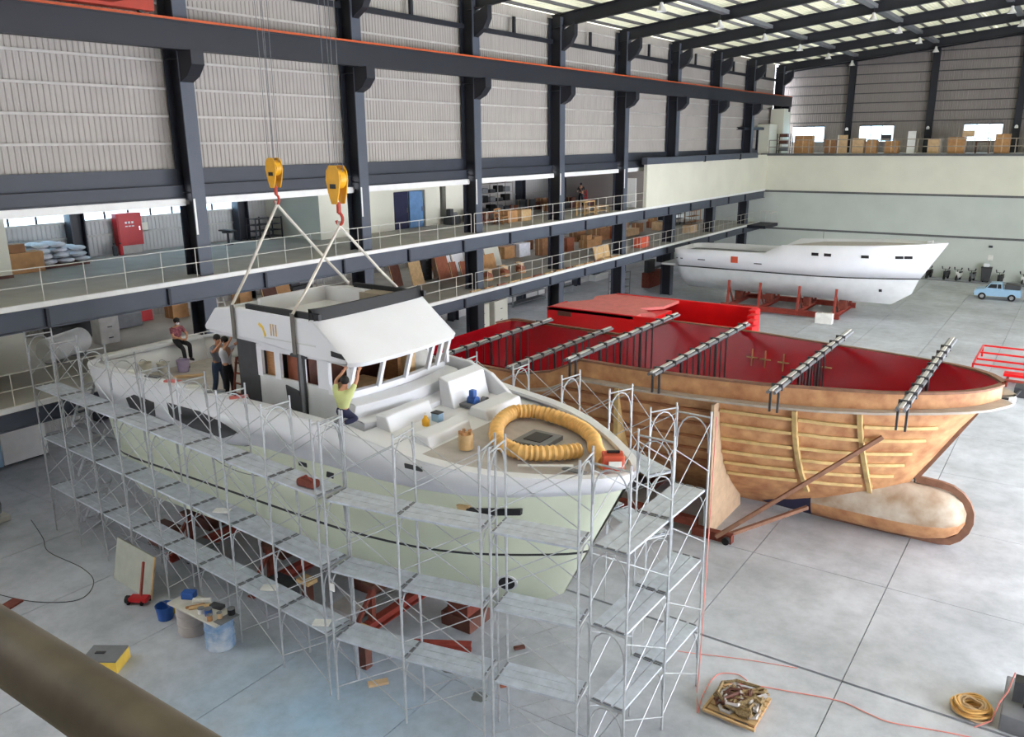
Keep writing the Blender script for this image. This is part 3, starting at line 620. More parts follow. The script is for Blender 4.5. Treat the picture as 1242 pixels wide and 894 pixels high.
scaffold('galvanised scaffold run between the white yacht and the brown mould', [(-17.6, 20.0), (-15.7, 20.05), (-13.76, 20.1), (-11.95, 19.95), (-10.15, 19.5), (-8.5, 18.6)], 3, z0=1.15)
scaffold('short galvanised scaffold across the stern of the white yacht', [(-28.2, 19.9), (-28.2, 17.9), (-28.2, 15.9)], 3, side=1)
# access stairs inside the stern end of the long run
for i, (xa, xb, z, lab) in enumerate(((-28.3, -26.9, 0, 'lowest'), (-28.2, -26.8, 1.8, 'middle'), (-28.1, -26.9, 3.65, 'upper'))):
    ys_ = 13.92+.5*i*0
    t = thing('scaffold_stair', '%s flight of pale metal steps at the stern end of the long scaffold' % lab, 'stair', (xa, ys_, z))
    for s in (0, .45): MB().bar((xa, ys_+s, z), (xb, ys_+s, z+1.85), .04, .1).build('stringer', 'galv', t)
    for k in range(7):
        u = (k+.7)/7.4; MB().box(xa+(xb-xa)*u-.09, xa+(xb-xa)*u+.09, ys_, ys_+.45, z+1.85*u-.02, z+1.85*u+.02).build('tread', 'galv', t)
# ------------------------------------------------------------------ brown hull mould with red inside
YB = 28.7
sheerB = lambda x: lerp([(-22.6, 4.8), (-16.6, 4.72), (-15.4, 4.95), (-14.5, 5.6), (-8, 5.56), (-4, 5.64), (-1.2, 5.78)], x)
PB = [(0, 1), (.5, 1), (.6, .95), (.71, .85), (.8, .74), (.866, .64), (.91, .54), (.946, .44), (.97, .33), (.988, .2), (1, .03)]
HB = Hull(YB, [(0, -22.3), (6, -22.5)], [(.3, -4.6), (1.9, -3.75), (2.2, -3.5), (4.5, -2.2), (5.8, -1.25)],
          [(.15, .35), (.6, 1.1), (1.2, 1.95), (2, 2.65), (3, 3.15), (4.2, 3.55), (5.6, 3.85)], sheerB, None, t0=(.42, .84), p=(1.8, 2.3), kz=.2, top=5.3, rnd=.02, plan=PB)
hm = thing('hull_mould', 'large brown fibreglass hull mould with red interior and bulbous bow', 'boat mould', (-11, YB, 0))
fl_z = lambda x: sheerB(x)-.62+max(0, (x+6)*.035)
HB.skin([K(.18), K(.5), K(1.0), K(1.5), K(2.1), K(2.8), K(3.5), K(4.1), fl_z]).build('outer_shell', 'frp', hm, True)
class Rim: pass
def brim(o0, o1, za, zb, mat, name, sm=True):
    m = MB()
    for sd in (-1, 1):
        rows = []
        for o, zf in ((o0, za), (o1, za), (o1, zb), (o0, zb)):
            r = []
            for t in HB.TS:
                z = zf(HB.x(t, 5.)); x = HB.x(t, 5.5)
                r.append((x+o*.9*max(0, (t-.9)/.1), YB+sd*max(0, HB.b(t, 5.5)+o), zf(x)))
            rows.append(r)
        m.grid(rows if sd < 0 else rows[::-1], cu=True)
    return m.build(name, mat, hm, sm)
brim(.0, .07, fl_z, sheerB, 'frp', 'rim_band'); brim(-.05, .12, lambda x: sheerB(x)-.04, lambda x: sheerB(x)+.03, 'frp_edge', 'rim_lip')
brim(-.1, .46, lambda x: fl_z(x)-.05, lambda x: fl_z(x)+.02, 'frp_flange', 'flange')
HI = Hull(YB, [(0, -22.1), (6, -22.3)], [(.3, -5), (1.9, -4), (4.5, -2.35), (5.8, -1.4)], [(.3, .3), (.6, .9), (1.2, 1.7), (2, 2.4), (3, 2.95), (4.2, 3.4), (5.6, 3.73)], sheerB, None, t0=(.4, .84), p=(1.7, 2.3), kz=.2, top=5.3, rnd=.02, plan=PB)
HI.skin([K(.5), K(1.2), K(2.0), K(3.0), K(4.0), lambda x: sheerB(x)-.5, sheerB]).build('inner_skin', 'red_gel', hm, True)
HI.deck([-22, -20, -16, -12, -8, -5.5, -4.5], 1.0, .05).build('inner_floor', 'red_gel', hm)
# bulbous bow
rows = []
for x, r, zc in ((-9.6, .35, .6), (-8.4, .62, .8), (-7, .8, .95), (-5.5, .92, 1.04), (-4, .96, 1.06), (-3.0, .92, 1.08), (-2.4, .78, 1.1), (-2.05, .55, 1.12), (-1.88, .2, 1.13)):
    rows.append([(x, YB+r*.85*math.cos(a), zc+r*math.sin(a)) for a in [2*math.pi*j/24 for j in range(25)]])
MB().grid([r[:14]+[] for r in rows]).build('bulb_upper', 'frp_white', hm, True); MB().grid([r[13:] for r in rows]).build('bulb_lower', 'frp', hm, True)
m = MB(); pts = []
for a in arc(11, -100, 88): pts.append((-2.75+.98*math.cos(a), 1.1+1.0*math.sin(a)))
path = [(-9.2, .3), (-6, .12)]+pts+[(-3.42, 2.14), (-3.48, 2.28), (-3.36, 2.5), (-2.78, 3.5), (-2.08, 4.74)]
def offs(path, d):
    out = []
    for i, p in enumerate(path):
        a = path[max(0, i-1)]; b = path[min(len(path)-1, i+1)]; n = math.hypot(b[0]-a[0], b[1]-a[1]); out.append((p[0]+(b[1]-a[1])/n*d, p[1]-(b[0]-a[0])/n*d))
    return out
pi_, po = offs(path, -.1), offs(path, .13); po = [(x, max(.03, z)) for x, z in po]
rows = [[(x, YB+s, z) for x, z in q] for q, s in ((pi_, -.07), (po, -.07), (po, .07), (pi_, .07))]
m.grid(rows, cu=True); m.build('stem_flange', 'frp_edge', hm)
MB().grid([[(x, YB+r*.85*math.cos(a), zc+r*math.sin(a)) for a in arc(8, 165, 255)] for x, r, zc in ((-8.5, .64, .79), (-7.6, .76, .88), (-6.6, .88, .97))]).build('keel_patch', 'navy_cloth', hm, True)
# battens and stringers on the near side
def hb_pt(x, z, o=0): return (x, YB-HB.hb(x, z)-o, z)
for x0, x1, za, zb in ((-6.8, -6.65, 4.75, 1.35), (-4.95, -4.75, 4.85, 1.5)):
    n = 9; r = [[], [], [], []]
    for i in range(n):
        z = za+(zb-za)*i/(n-1); x = x0+(x1-x0)*i/(n-1)
        for q, (dx, o) in enumerate(((-.07, -.05), (-.07, .13), (.07, .13), (.07, -.05))): r[q].append((x+dx, *hb_pt(x, z, o)[1:]))
    MB().grid(r, cu=True).build('vertical_batten', 'batten', hm)
for z, xe in ((4.45, -2.55), (3.95, -2.85), (3.4, -3.2), (2.9, -3.4), (2.4, -3.7), (1.9, -4.3)):
    for xa, xb in ((-9.1, -6.87), (-6.67, -4.95), (-4.8, xe-.35)):
        r = [[], [], [], []]; n = 6
        for i in range(n):
            x = xa+(xb-xa)*i/(n-1); zz = z-.04*(x+9)*(.0 if x < -6 else .2)
            for q, (dz, o) in enumerate(((-.05, -.05), (-.05, .1), (.05, .1), (.05, -.05))): r[q].append((x, YB-HB.hb(x, zz)-o, zz+dz))
        MB().grid(r, cu=True).build('stringer', 'batten', hm)
    for xa, xb in ((-12.6, -9.3), (-15.0, -12.9), (-18, -15.2)):
        if z < 2.2: continue
        r = [[], [], [], []]
        for i in range(4):
            x = xa+(xb-xa)*i/3
            for q, (dz, o) in enumerate(((-.04, -.05), (-.04, .08), (.04, .08), (.04, -.05))): r[q].append((x, YB-HB.hb(x, z-.1)-o, z-.1+dz))
        MB().grid(r, cu=True).build('stringer', 'frp_dark', hm)
# deep plywood ribs standing on the floor
def rib(x, yo, th, mat, zt, zb=0.0):
    zs = [zb+(zt-zb)*i/10 for i in range(11)]
    poly = [(yo if z > .8 else yo+.15, z) for z in (zb, zt)]+[(YB-HB.hb(x, max(.4, z))+.05, z) for z in reversed(zs)]
    MB().prism(poly, x-th, x+th, 'x').build('plywood_rib', mat, hm)
rib(-9.2, 24.9, .05, 'ply', 4.75); rib(-12.75, 25.0, .08, 'batten', 4.7, 1.2); rib(-15.1, 25.3, .06, 'wood_light', 4.1, .6); rib(-18.4, 25.3, .06, 'frp_dark', 4.1, .6)
rib(-20.8, 25.3, .06, 'frp_dark', 4.1, .6)
MB().box(-9.7, -8.3, 24.9, 25.15, 0, .3).build('base_beam', 'rust', hm); MB().box(-13.5, -9.6, 25.0, 25.25, .25, .55).build('base_beam', 'rust', hm)
MB().bar(hb_pt(-4.3, 4.1, .15), (-8.8, 24.8, .2), .12).build('prop', 'frp_edge', hm); MB().bar((-6.6, 27.6, .75), (-8.7, 25.0, .12), .12).build('prop', 'frp_edge', hm)
MB().cyl((-8.45, 24.75, .13), (-8.45, 24.9, .13), .13, n=10).build('caster', 'rubber', hm)
for x in (-12.5, -16, -20): MB().box(x-.15, x+.15, YB-1.2, YB+1.2, 0, .3).build('ground_beam', 'rust', hm)
# paint crosses inside
for i, (x, z) in enumerate(((-10.3, 4.65), (-9.75, 4.65), (-9.0, 4.65), (-7.35, 4.75))):
    y = YB+HI.hb(x, z-.2)-.05
    MB().box(x-.02, x+.02, y-.03, y+.03, z-.35 if i < 3 else z-.03, z+.35 if i < 3 else z+.03).build('tape_mark', 'wood_light', hm); MB().box(x-.22, x+.22, y-.03, y+.03, z-.02, z+.02).build('tape_mark', 'wood_light', hm)
# transverse steel beams over the mould
for i, (x, z, hw, lab) in enumerate(((-3.54, 5.78, 4.5, 'nearest the bow tip'), (-7.15, 5.72, 4.5, 'second from the bow'), (-11.04, 5.68, 4.6, 'third from the bow'), (-14.22, 5.78, 4.6, 'where the rim steps down'), (-17.2, 5.1, 3.9, 'over the low stern part'), (-20.4, 5.1, 3.9, 'closest to the mould stern'))):
    z0 = sheerB(x)+.03; ext = (1.1, .9, 0, .2, .4, .4)[i]
    t = thing('cross_beam', 'grey steel double-pipe beam laid across the mould, %s' % lab, 'beam', (x, YB, z0))
    for dx in (-.1, .1): MB().cyl((x+dx, YB-hw, z0+.07), (x+dx, YB+hw+ext, z0+.07), .055, n=8).build('pipe', 'mid_grey', t, True)
    MB().box(x-.05, x+.05, YB-hw, YB+hw+ext, z0+.12, z0+.17).build('top_bar', 'girt', t)
    for k in range(9):
        y = YB-hw+.6+k*(2*hw-1.2)/8; MB().box(x-.17, x+.17, y-.03, y+.03, z0+.0, z0+.2).build('clamp', 'dark_grey', t)
    for k in range(9):
        hw2 = HI.hb(x, 2.4)*.86; y = YB-hw2+k*hw2/4; MB().cyl((x+.02, y, 2.0+.5*abs(k-4)/4), (x+.02, y, z0+.05), .03 if k % 3 else .06, n=5).build('drop_rod', 'dark_grey', t)
    for dx in (-.12, .12): MB().box(x+dx-.03, x+dx+.03, YB-hw+.35, YB-hw+.42, z0-.65, z0+.05).build('hook_leg', 'dark_grey', t)
# ------------------------------------------------------------------ red deck mould behind
rm = thing('deck_mould', 'bright red open deck mould standing behind the brown hull mould', 'boat mould', (-18, 39.5, 0))
def rbox(n, m, *a): MB().box(*a).build(n, m, rm, bevel=.04)
rbox('near_wall', 'red_bright', -23.2, -12.6, 37.3, 37.45, .2, 4.55); rbox('far_wall', 'red_bright', -21.9, -13.6, 42.6, 42.75, .2, 4.55)
m = MB(); m.prism([(-23.3, 37.3), (-18.2, 37.3), (-18.2, 38.2), (-17.6, 38.6), (-18.9, 39.5), (-18.0, 40.6), (-18.0, 42.7), (-22.0, 42.7), (-22.6, 41.4), (-22.2, 40.4), (-23.0, 39.2)], 4.35, 4.5, 'z'); m.build('deck_top', 'red_pink', rm)
for i in range(6): rbox('step_wall', 'red_bright', -13.9+.22*i, -13.5+.22*i, 42.0-.8*i, 42.75-.8*i, .2, 4.5-.12*i)
rbox('end_wall', 'red_bright', -12.75, -12.6, 37.4, 38.4, .2, 4.0); rbox('left_wall', 'red_bright', -23.3, -23.15, 37.3, 39.3, .2, 4.5); rbox('inner_block', 'red_bright', -18.6, -17.6, 38.4, 40.8, .2, 4.3)
rbox('well_floor', 'red_bright', -18.4, -12.8, 37.4, 42.6, 2.2, 2.3)
MB().box(-22.6, -21.8, 37.28, 37.32, 4.1, 4.35).build('recess', 'wood_dark', rm)
for x in (-22.5, -18, -13.2):
    for y in (37.6, 42.4): MB().box(x-.1, x+.1, y-.1, y+.1, 0, .3).build('foot', 'rust', rm)
# ------------------------------------------------------------------ white hull in the distance
YCc = 66.3
sheerC = lambda x: lerp([(-28.2, 4.45), (-25, 4.58), (-20.2, 4.6), (-19.6, 4.9), (-19.0, 5.3), (-15, 5.5), (-7.9, 5.85)], x)
HC = Hull(YCc, [(1.2, -27.2), (6, -28.0)], [(.9, -11.5), (2.0, -9.9), (3.1, -9.5), (5.85, -7.9)], [(1.1, .1), (1.4, .9), (2, 1.9), (2.7, 2.35), (4, 2.5), (6, 2.6)], sheerC, None, t0=(.45, .72), p=(1.6, 1.9), kz=1.0, top=5.6, rnd=.03)
yc_ = thing('bare_hull', 'bare white yacht hull on a red cradle near the far wall', 'boat hull', (-18, YCc, 0))
HC.skin([K(1.1), K(1.4), K(2.0), K(2.6), K(3.08)]).build('hull_bottom', 'gel_grey', yc_, True)
HC.skin([K(3.08), K(3.2)]).build('boot_stripe', 'stripe', yc_, True); HC.skin([K(3.2), K(4.0), sheerC]).build('hull_side', 'gel_white', yc_, True, solid=.1)
HC.deck([-27.6, -26, -24, -22, -20, -19.4], 4.1).build('aft_deck', 'mid_grey', yc_); HC.deck([-19.4, -17, -15, -13, -11, -10, -9, -8.4], lambda x: sheerC(x)-.22).build('fore_deck', 'deck_grey', yc_)
def cpan(n, x0, x1, z0, z1, m='black'):
    P = [(x0, z0), (x1, z0), (x1, z1), (x0, z1)]
    return MB().hexa([(x, YCc-HC.hb(x, z)-.09, z) for x, z in P]+[(x, YCc-HC.hb(x, z)+.06, z) for x, z in P]).build(n, m, yc_)
for x in (-16.35, -15.45, -12.9, -10.75, -10.2): cpan('side_window', x-.25, x+.25, 4.68, 4.9)
for x in (-27.1, -25.2, -20.6): cpan('hull_port', x-.3, x+.3, 3.72, 3.8, 'dark_grey')
cpan('notice_board', -22.75, -22.2, 3.7, 4.2, 'orange_red')
cpan('thruster_port', -12.0, -11.8, 2.1, 2.3)
MB().box(-28.9, -27.7, YCc-2.0, YCc+2.0, 3.05, 3.2).build('swim_platform', 'gel_grey', yc_)
MB().box(-9.2, -8.9, YCc-.4, YCc+.4, 5.6, 5.95).build('windlass', 'gel_grey', yc_)
MB().box(-24, -23.2, YCc-.1, YCc+.1, .9, 1.8).build('skeg', 'gel_grey', yc_)
ck = thing('hull_cradle', 'red steel cradle with angled posts under the far white hull', 'cradle', (-18.5, 64.5, 0))
for y in (63.6, 68.8): b = MB(); b.ibeam((-23.3, y, .3), (-14.2, y, .3), .4, .3); b.build('base_beam', 'red_oxide', ck)
for x in (-22.8, -20.3, -17.3, -14.6):
    b = MB(); b.ibeam((x, 63.6, .25), (x, 68.8, .25), .3, .25); b.build('base_cross', 'red_oxide', ck)
    for s, y in ((1, 63.6), (-1, 68.8)): MB().bar((x, y, .4), (x, y+.25*s, 2.3), .16).build('post', 'red_oxide', ck); MB().bar((x, y+1.4*s, .4), (x, y+.2*s, 1.9), .12).build('strut', 'rust', ck)
    MB().box(x-.25, x+.25, YCc-.3, YCc+.3, .4, 1.1).build('keel_post', 'rust', ck)
o = MB().box(-15.5, -14.3, 61.9, 62.4, 0, .75).build('white_carton', 'paper', bevel=.02); tag(o, 'white carton on the floor before the red cradle', 'box')
t = thing('timber_rack', 'low grey rack of timber lengths beside the far hull stern', 'rack', (-27.6, 62, 0))
for i in range(4): MB().box(-28.2, -25.4, 61.6+.25*i, 61.8+.25*i, .35, .5).build('timber', 'mid_grey', t)
for x in (-27.9, -25.8): MB().box(x-.08, x+.08, 61.5, 62.7, 0, .35).build('bearer', 'rust', t)
# ------------------------------------------------------------------ blue pickup
cx, cy_ = -5.3, 79.4
car = thing('pickup_truck', 'small pale blue pickup parked near the far wall', 'car', (cx, cy_, 0))
prof = [(-1.7, .3), (-1.72, .62), (-1.6, .82), (-.95, .92), (-.62, 1.38), (.25, 1.42), (.35, .95), (1.65, .95), (1.68, .35)]
def arch_cut(poly): return poly
m = MB().prism([(cx+u, v) for u, v in prof], cy_-.68, cy_+.68, 'y'); bd = m.build('body', 'blue_light', car, bevel=.05)
for u in (-1.1, 1.05):
    for s in (-1, 1):
        wv = MB().cyl((cx+u, cy_+s*.72, .29), (cx+u, cy_+s*.52, .29), .29, n=14).build('wheel', 'rubber', car, True); MB().cyl((cx+u, cy_+s*.74, .29), (cx+u, cy_+s*.7, .29), .16, n=10).build('hub_cap', 'chrome', wv)
MB().prism([(cx-.78, 1.0), (cx-.56, 1.32), (cx-.1, 1.34), (cx-.1, 1.0)], cy_-.7, cy_-.66, 'y').build('side_window', 'black', car); MB().prism([(cx-.04, 1.0), (cx-.04, 1.34), (cx+.2, 1.34), (cx+.25, 1.0)], cy_-.7, cy_-.66, 'y').build('side_window', 'black', car)
MB().bar((cx-.93, cy_, .95), (cx-.64, cy_, 1.35), 1.2, .04).build('windscreen', 'black', car); MB().box(cx+.45, cx+1.6, cy_-.6, cy_+.6, .95, 1.35).build('load_cover', 'dark_grey', car, bevel=.06)
MB().box(cx-1.76, cx-1.7, cy_-.6, cy_+.6, .35, .45).build('bumper', 'chrome', car)
for s in (-.5, .5): MB().cyl((cx-1.74, cy_+s, .65), (cx-1.66, cy_+s, .65), .09, n=10).build('headlamp', 'paper', car)
# ------------------------------------------------------------------ scooters
def scooter(loc, lab, rz, mat):
    t = thing('motor_scooter', lab, 'scooter', loc, rz, 'scooters parked along the far wall', local=True)
    for x in (-.55, .55): MB().cyl((x, -.05, .25), (x, .05, .25), .25, n=12).build('wheel', 'rubber', t, True, local=True)
    MB().prism([(-.75, .45), (-.7, .65), (-.1, .62), (.05, .35), (.3, .3), (.42, .85), (.5, .8), (.45, .25), (-.3, .25)], -.14, .14, 'y').build('body', mat, t, bevel=.03, local=True)
    MB().prism([(-.8, .66), (-.75, .78), (-.1, .76), (-.05, .66)], -.13, .13, 'y').build('seat', 'black', t, bevel=.03, local=True)
    MB().bar((.5, 0, .3), (.38, 0, 1.05), .05).build('steering_column', 'dark_grey', t, local=True); MB().cyl((.36, -.32, 1.02), (.36, .32, 1.02), .025, n=6).build('handlebar', 'dark_grey', t, local=True)
    for s in (-.28, .28): MB().cyl((.34, s, 1.03), (.3, s*1.2, 1.25), .05, .06, n=8).build('mirror', 'dark_grey', t, local=True)
for x, m, lab in ((-11.9, 'black', 'black scooter half hidden by the far hull bow'), (-10.4, 'dark_grey', 'dark scooter, second from the far hull bow'), (-9.35, 'white_paint', 'white-fronted scooter, third from the far hull bow'), (-8.2, 'mid_grey', 'grey scooter just before the dark bin'), (-5.9, 'dark_grey', 'dark scooter behind the blue pickup bonnet'), (-4.0, 'white_paint', 'pale scooter behind the blue pickup load bed')):
    scooter((x, 88.5, 0), lab, math.radians(-100), m)
t = thing('wheeled_bin', 'dark upright bin with pale items on top between the scooters', 'bin', (-7.1, 88.6, 0)); MB().prism([(-7.45, .1), (-6.75, .1), (-6.65, 1.35), (-7.55, 1.35)], 88.3, 88.9, 'y').build('body', 'dark_grey', t, bevel=.03); MB().box(-7.55, -6.65, 88.25, 88.95, 1.35, 1.42).build('lid', 'black', t); MB().box(-7.4, -6.9, 88.4, 88.8, 1.42, 1.7).build('bag', 'sack', t, bevel=.06)
for x in (-7.3, -6.9): MB().cyl((x, 88.4, .08), (x, 88.46, .08), .08, n=8).build('wheel', 'rubber', t)
o = MB().box(-7.2, -6.8, 89.5, 89.59, 1.9, 2.4).build('wall_box', 'paper', bevel=.01); tag(o, 'pale square box fixed on the far wall above the bin', 'box'); o = MB().box(-7.25, -6.95, 89.4, 89.59, 3.1, 3.3).build('wall_lamp', 'dark_grey', bevel=.02); tag(o, 'small dark lamp fixed on the far wall above the scooters', 'lamp')
o = MB().box(-13, -2, 87.3, 87.5, .0, .09).build('parking_kerb', 'mid_grey', bevel=.01); tag(o, 'low grey kerb in front of the parked scooters', 'kerb')
# ------------------------------------------------------------------ red trailer frames
t = thing('trailer_frame', 'red tubular trailer frame standing on the floor by the mould bow', 'trailer', (-2, 54, 0))
for y in (52.2, 53.6, 55.4, 57.4): MB().bar((-4.2, y, .7), (3, y, .7), .1).build('long_bar', 'red_bright', t)
for x in (-4.2, -1.5, 1.5): MB().bar((x, 52.2, .7), (x, 57.4, .7), .1).build('cross_bar', 'red_bright', t)
for x in (-4.2, 2.5):
    for y in (52.2, 57.4): MB().bar((x, y, 0), (x, y, .75), .1).build('leg', 'red_bright', t)
MB().box(-2.6, 3, 51.2, 51.9, .45, .6).build('deck_plate', 'red_bright', t); MB().box(-3, 3, 50.6, 50.8, .3, .42).build('deck_plate', 'red_oxide', t)
for x in (-2.4, 2.4): MB().box(x-.06, x+.06, 50.65, 51.75, 0, .32).build('leg', 'red_oxide', t)
t = thing('roller_stand', 'dark axle with white rollers beside the mould bow tip', 'trolley', (-2.4, 47.6, 0)); MB().cyl((-3.6, 47.8, .22), (-1.8, 47.4, .22), .06, n=8).build('axle', 'dark_grey', t)
for x, y in ((-3.5, 47.8), (-1.85, 47.42)): MB().cyl((x-.1, y+.03, .22), (x+.1, y-.03, .22), .22, n=14).build('roller', 'white_paint', t, True)
MB().bar((-1.9, 47.5, .22), (-1.4, 49.8, .5), .09).build('drawbar', 'dark_grey', t); MB().box(-1.9, -1.1, 48.8, 49.9, .0, .5).build('winch', 'dark_grey', t)
# ------------------------------------------------------------------ overhead crane, hook blocks and slings
t = thing('bridge_crane', 'red overhead bridge crane spanning from the runway rail', 'crane', (-28.7, 16.4, 17.56))
MB().box(-28.95, -28.45, 13.6, 19.2, 17.64, 18.1).build('end_carriage', 'crane_red', t, bevel=.03)
for y in (15.3, 17.0): MB().box(-28.6, 14, y, y+.6, 17.75, 18.9).build('bridge_girder', 'crane_red', t)
for y in (14.0, 18.8): MB().cyl((-28.78, y, 17.73), (-28.62, y, 17.73), .16, n=12).build('wheel', 'dark_grey', t)
for x in (-19.45, -16.95): MB().box(x-.5, x+.5, 15.2, 17.7, 18.9, 19.3).build('trolley', 'yellow', t)
for i, (x, zb, za, lab) in enumerate(((-19.47, 12.05, 11.36, 'smaller yellow crane hook block hanging over the aft end of the flybridge'), (-16.96, 11.72, 11.03, 'larger yellow crane hook block hanging over the front of the flybridge'))):
    t = thing('hook_block', lab, 'crane hook', (x, YA, za)); k = 1.0 if i == 0 else 1.22
    prof = [(.13*k, .62*k), (.24*k, .5*k), (.27*k, .3*k), (.2*k, .02*k), (.1*k, -.22*k), (-.1*k, -.22*k), (-.2*k, .02*k), (-.27*k, .3*k), (-.24*k, .5*k), (-.13*k, .62*k)]
    for s in (-1, 1): MB().prism([(x+u*.82, zb+v) for u, v in prof], YA+s*.12*k-.02, YA+s*.12*k+.02, 'y').build('side_plate', 'yellow', t, bevel=.015)
    MB().cyl((x, YA-.09*k, zb+.33*k), (x, YA+.09*k, zb+.33*k), .22*k, n=18).build('sheave', 'yellow', t, True)
    MB().box(x-.09*k, x+.09*k, YA-.12*k-.03, YA-.12*k-.02, zb+.12*k, zb+.22*k).build('plate_mark', 'black', t)
    MB().cyl((x, YA, zb-.18*k), (x, YA, zb-.42*k), .05*k, n=8).build('swivel', 'crane_red', t)
    hk = [(x+.13*k*math.sin(a)*.8, YA, zb-.55*k+.13*k*math.cos(a)) for a in arc(11, 0, 250)]
    MB().tube(hk, .035*k, 7).build('hook', 'crane_red', t, True)
    for dx, dy in ((-.15*k, -.05), (-.08*k, .06), (.1*k, -.06), (.16*k, .05)): MB().cyl((x+dx, YA+dy, zb+.4*k), (x+dx*1.3, YA+dy, 18.88), .012, n=4).build('wire_rope', 'mid_grey', t)
    s = thing('lifting_sling', 'pale webbing sling from the %s hook to the yacht roof' % ['aft', 'front'][i], 'sling', (x, YA, 8))
    az = zb-.72*k; nx, fx_ = ((-19.05, -19.0), (-16.62, -16.9))[i]
    MB().tube([(x, YA-.03, az+.12*k), (x, YA-.02, az), (nx+(x-nx)*.3, YA-1.5, az-.7*(az-8.8)), (nx, YA-2.19, 8.8)], .045, 6).build('near_leg', 'sling', s)
    MB().tube([(x, YA+.03, az+.12*k), (x, YA+.02, az), (fx_+(x-fx_)*.3, YA+1.5, az-.7*(az-8.8)), (fx_, YA+2.19, 8.8)], .045, 6).build('far_leg', 'sling', s)
    MB().box(nx-.1, nx+.02, YA-2.2, YA-2.16, 7.72 if i else 7.84, 8.82).build('near_strap', 'sling_grey', s); MB().box(fx_-.1, fx_+.02, YA+2.16, YA+2.2, 7.8, 8.82).build('far_strap', 'sling_grey', s)
    if i: MB().box(nx-.02, nx+.08, NY-.14, NY-.1, 6.1, 7.72).build('hanging_tail', 'mid_grey', s)
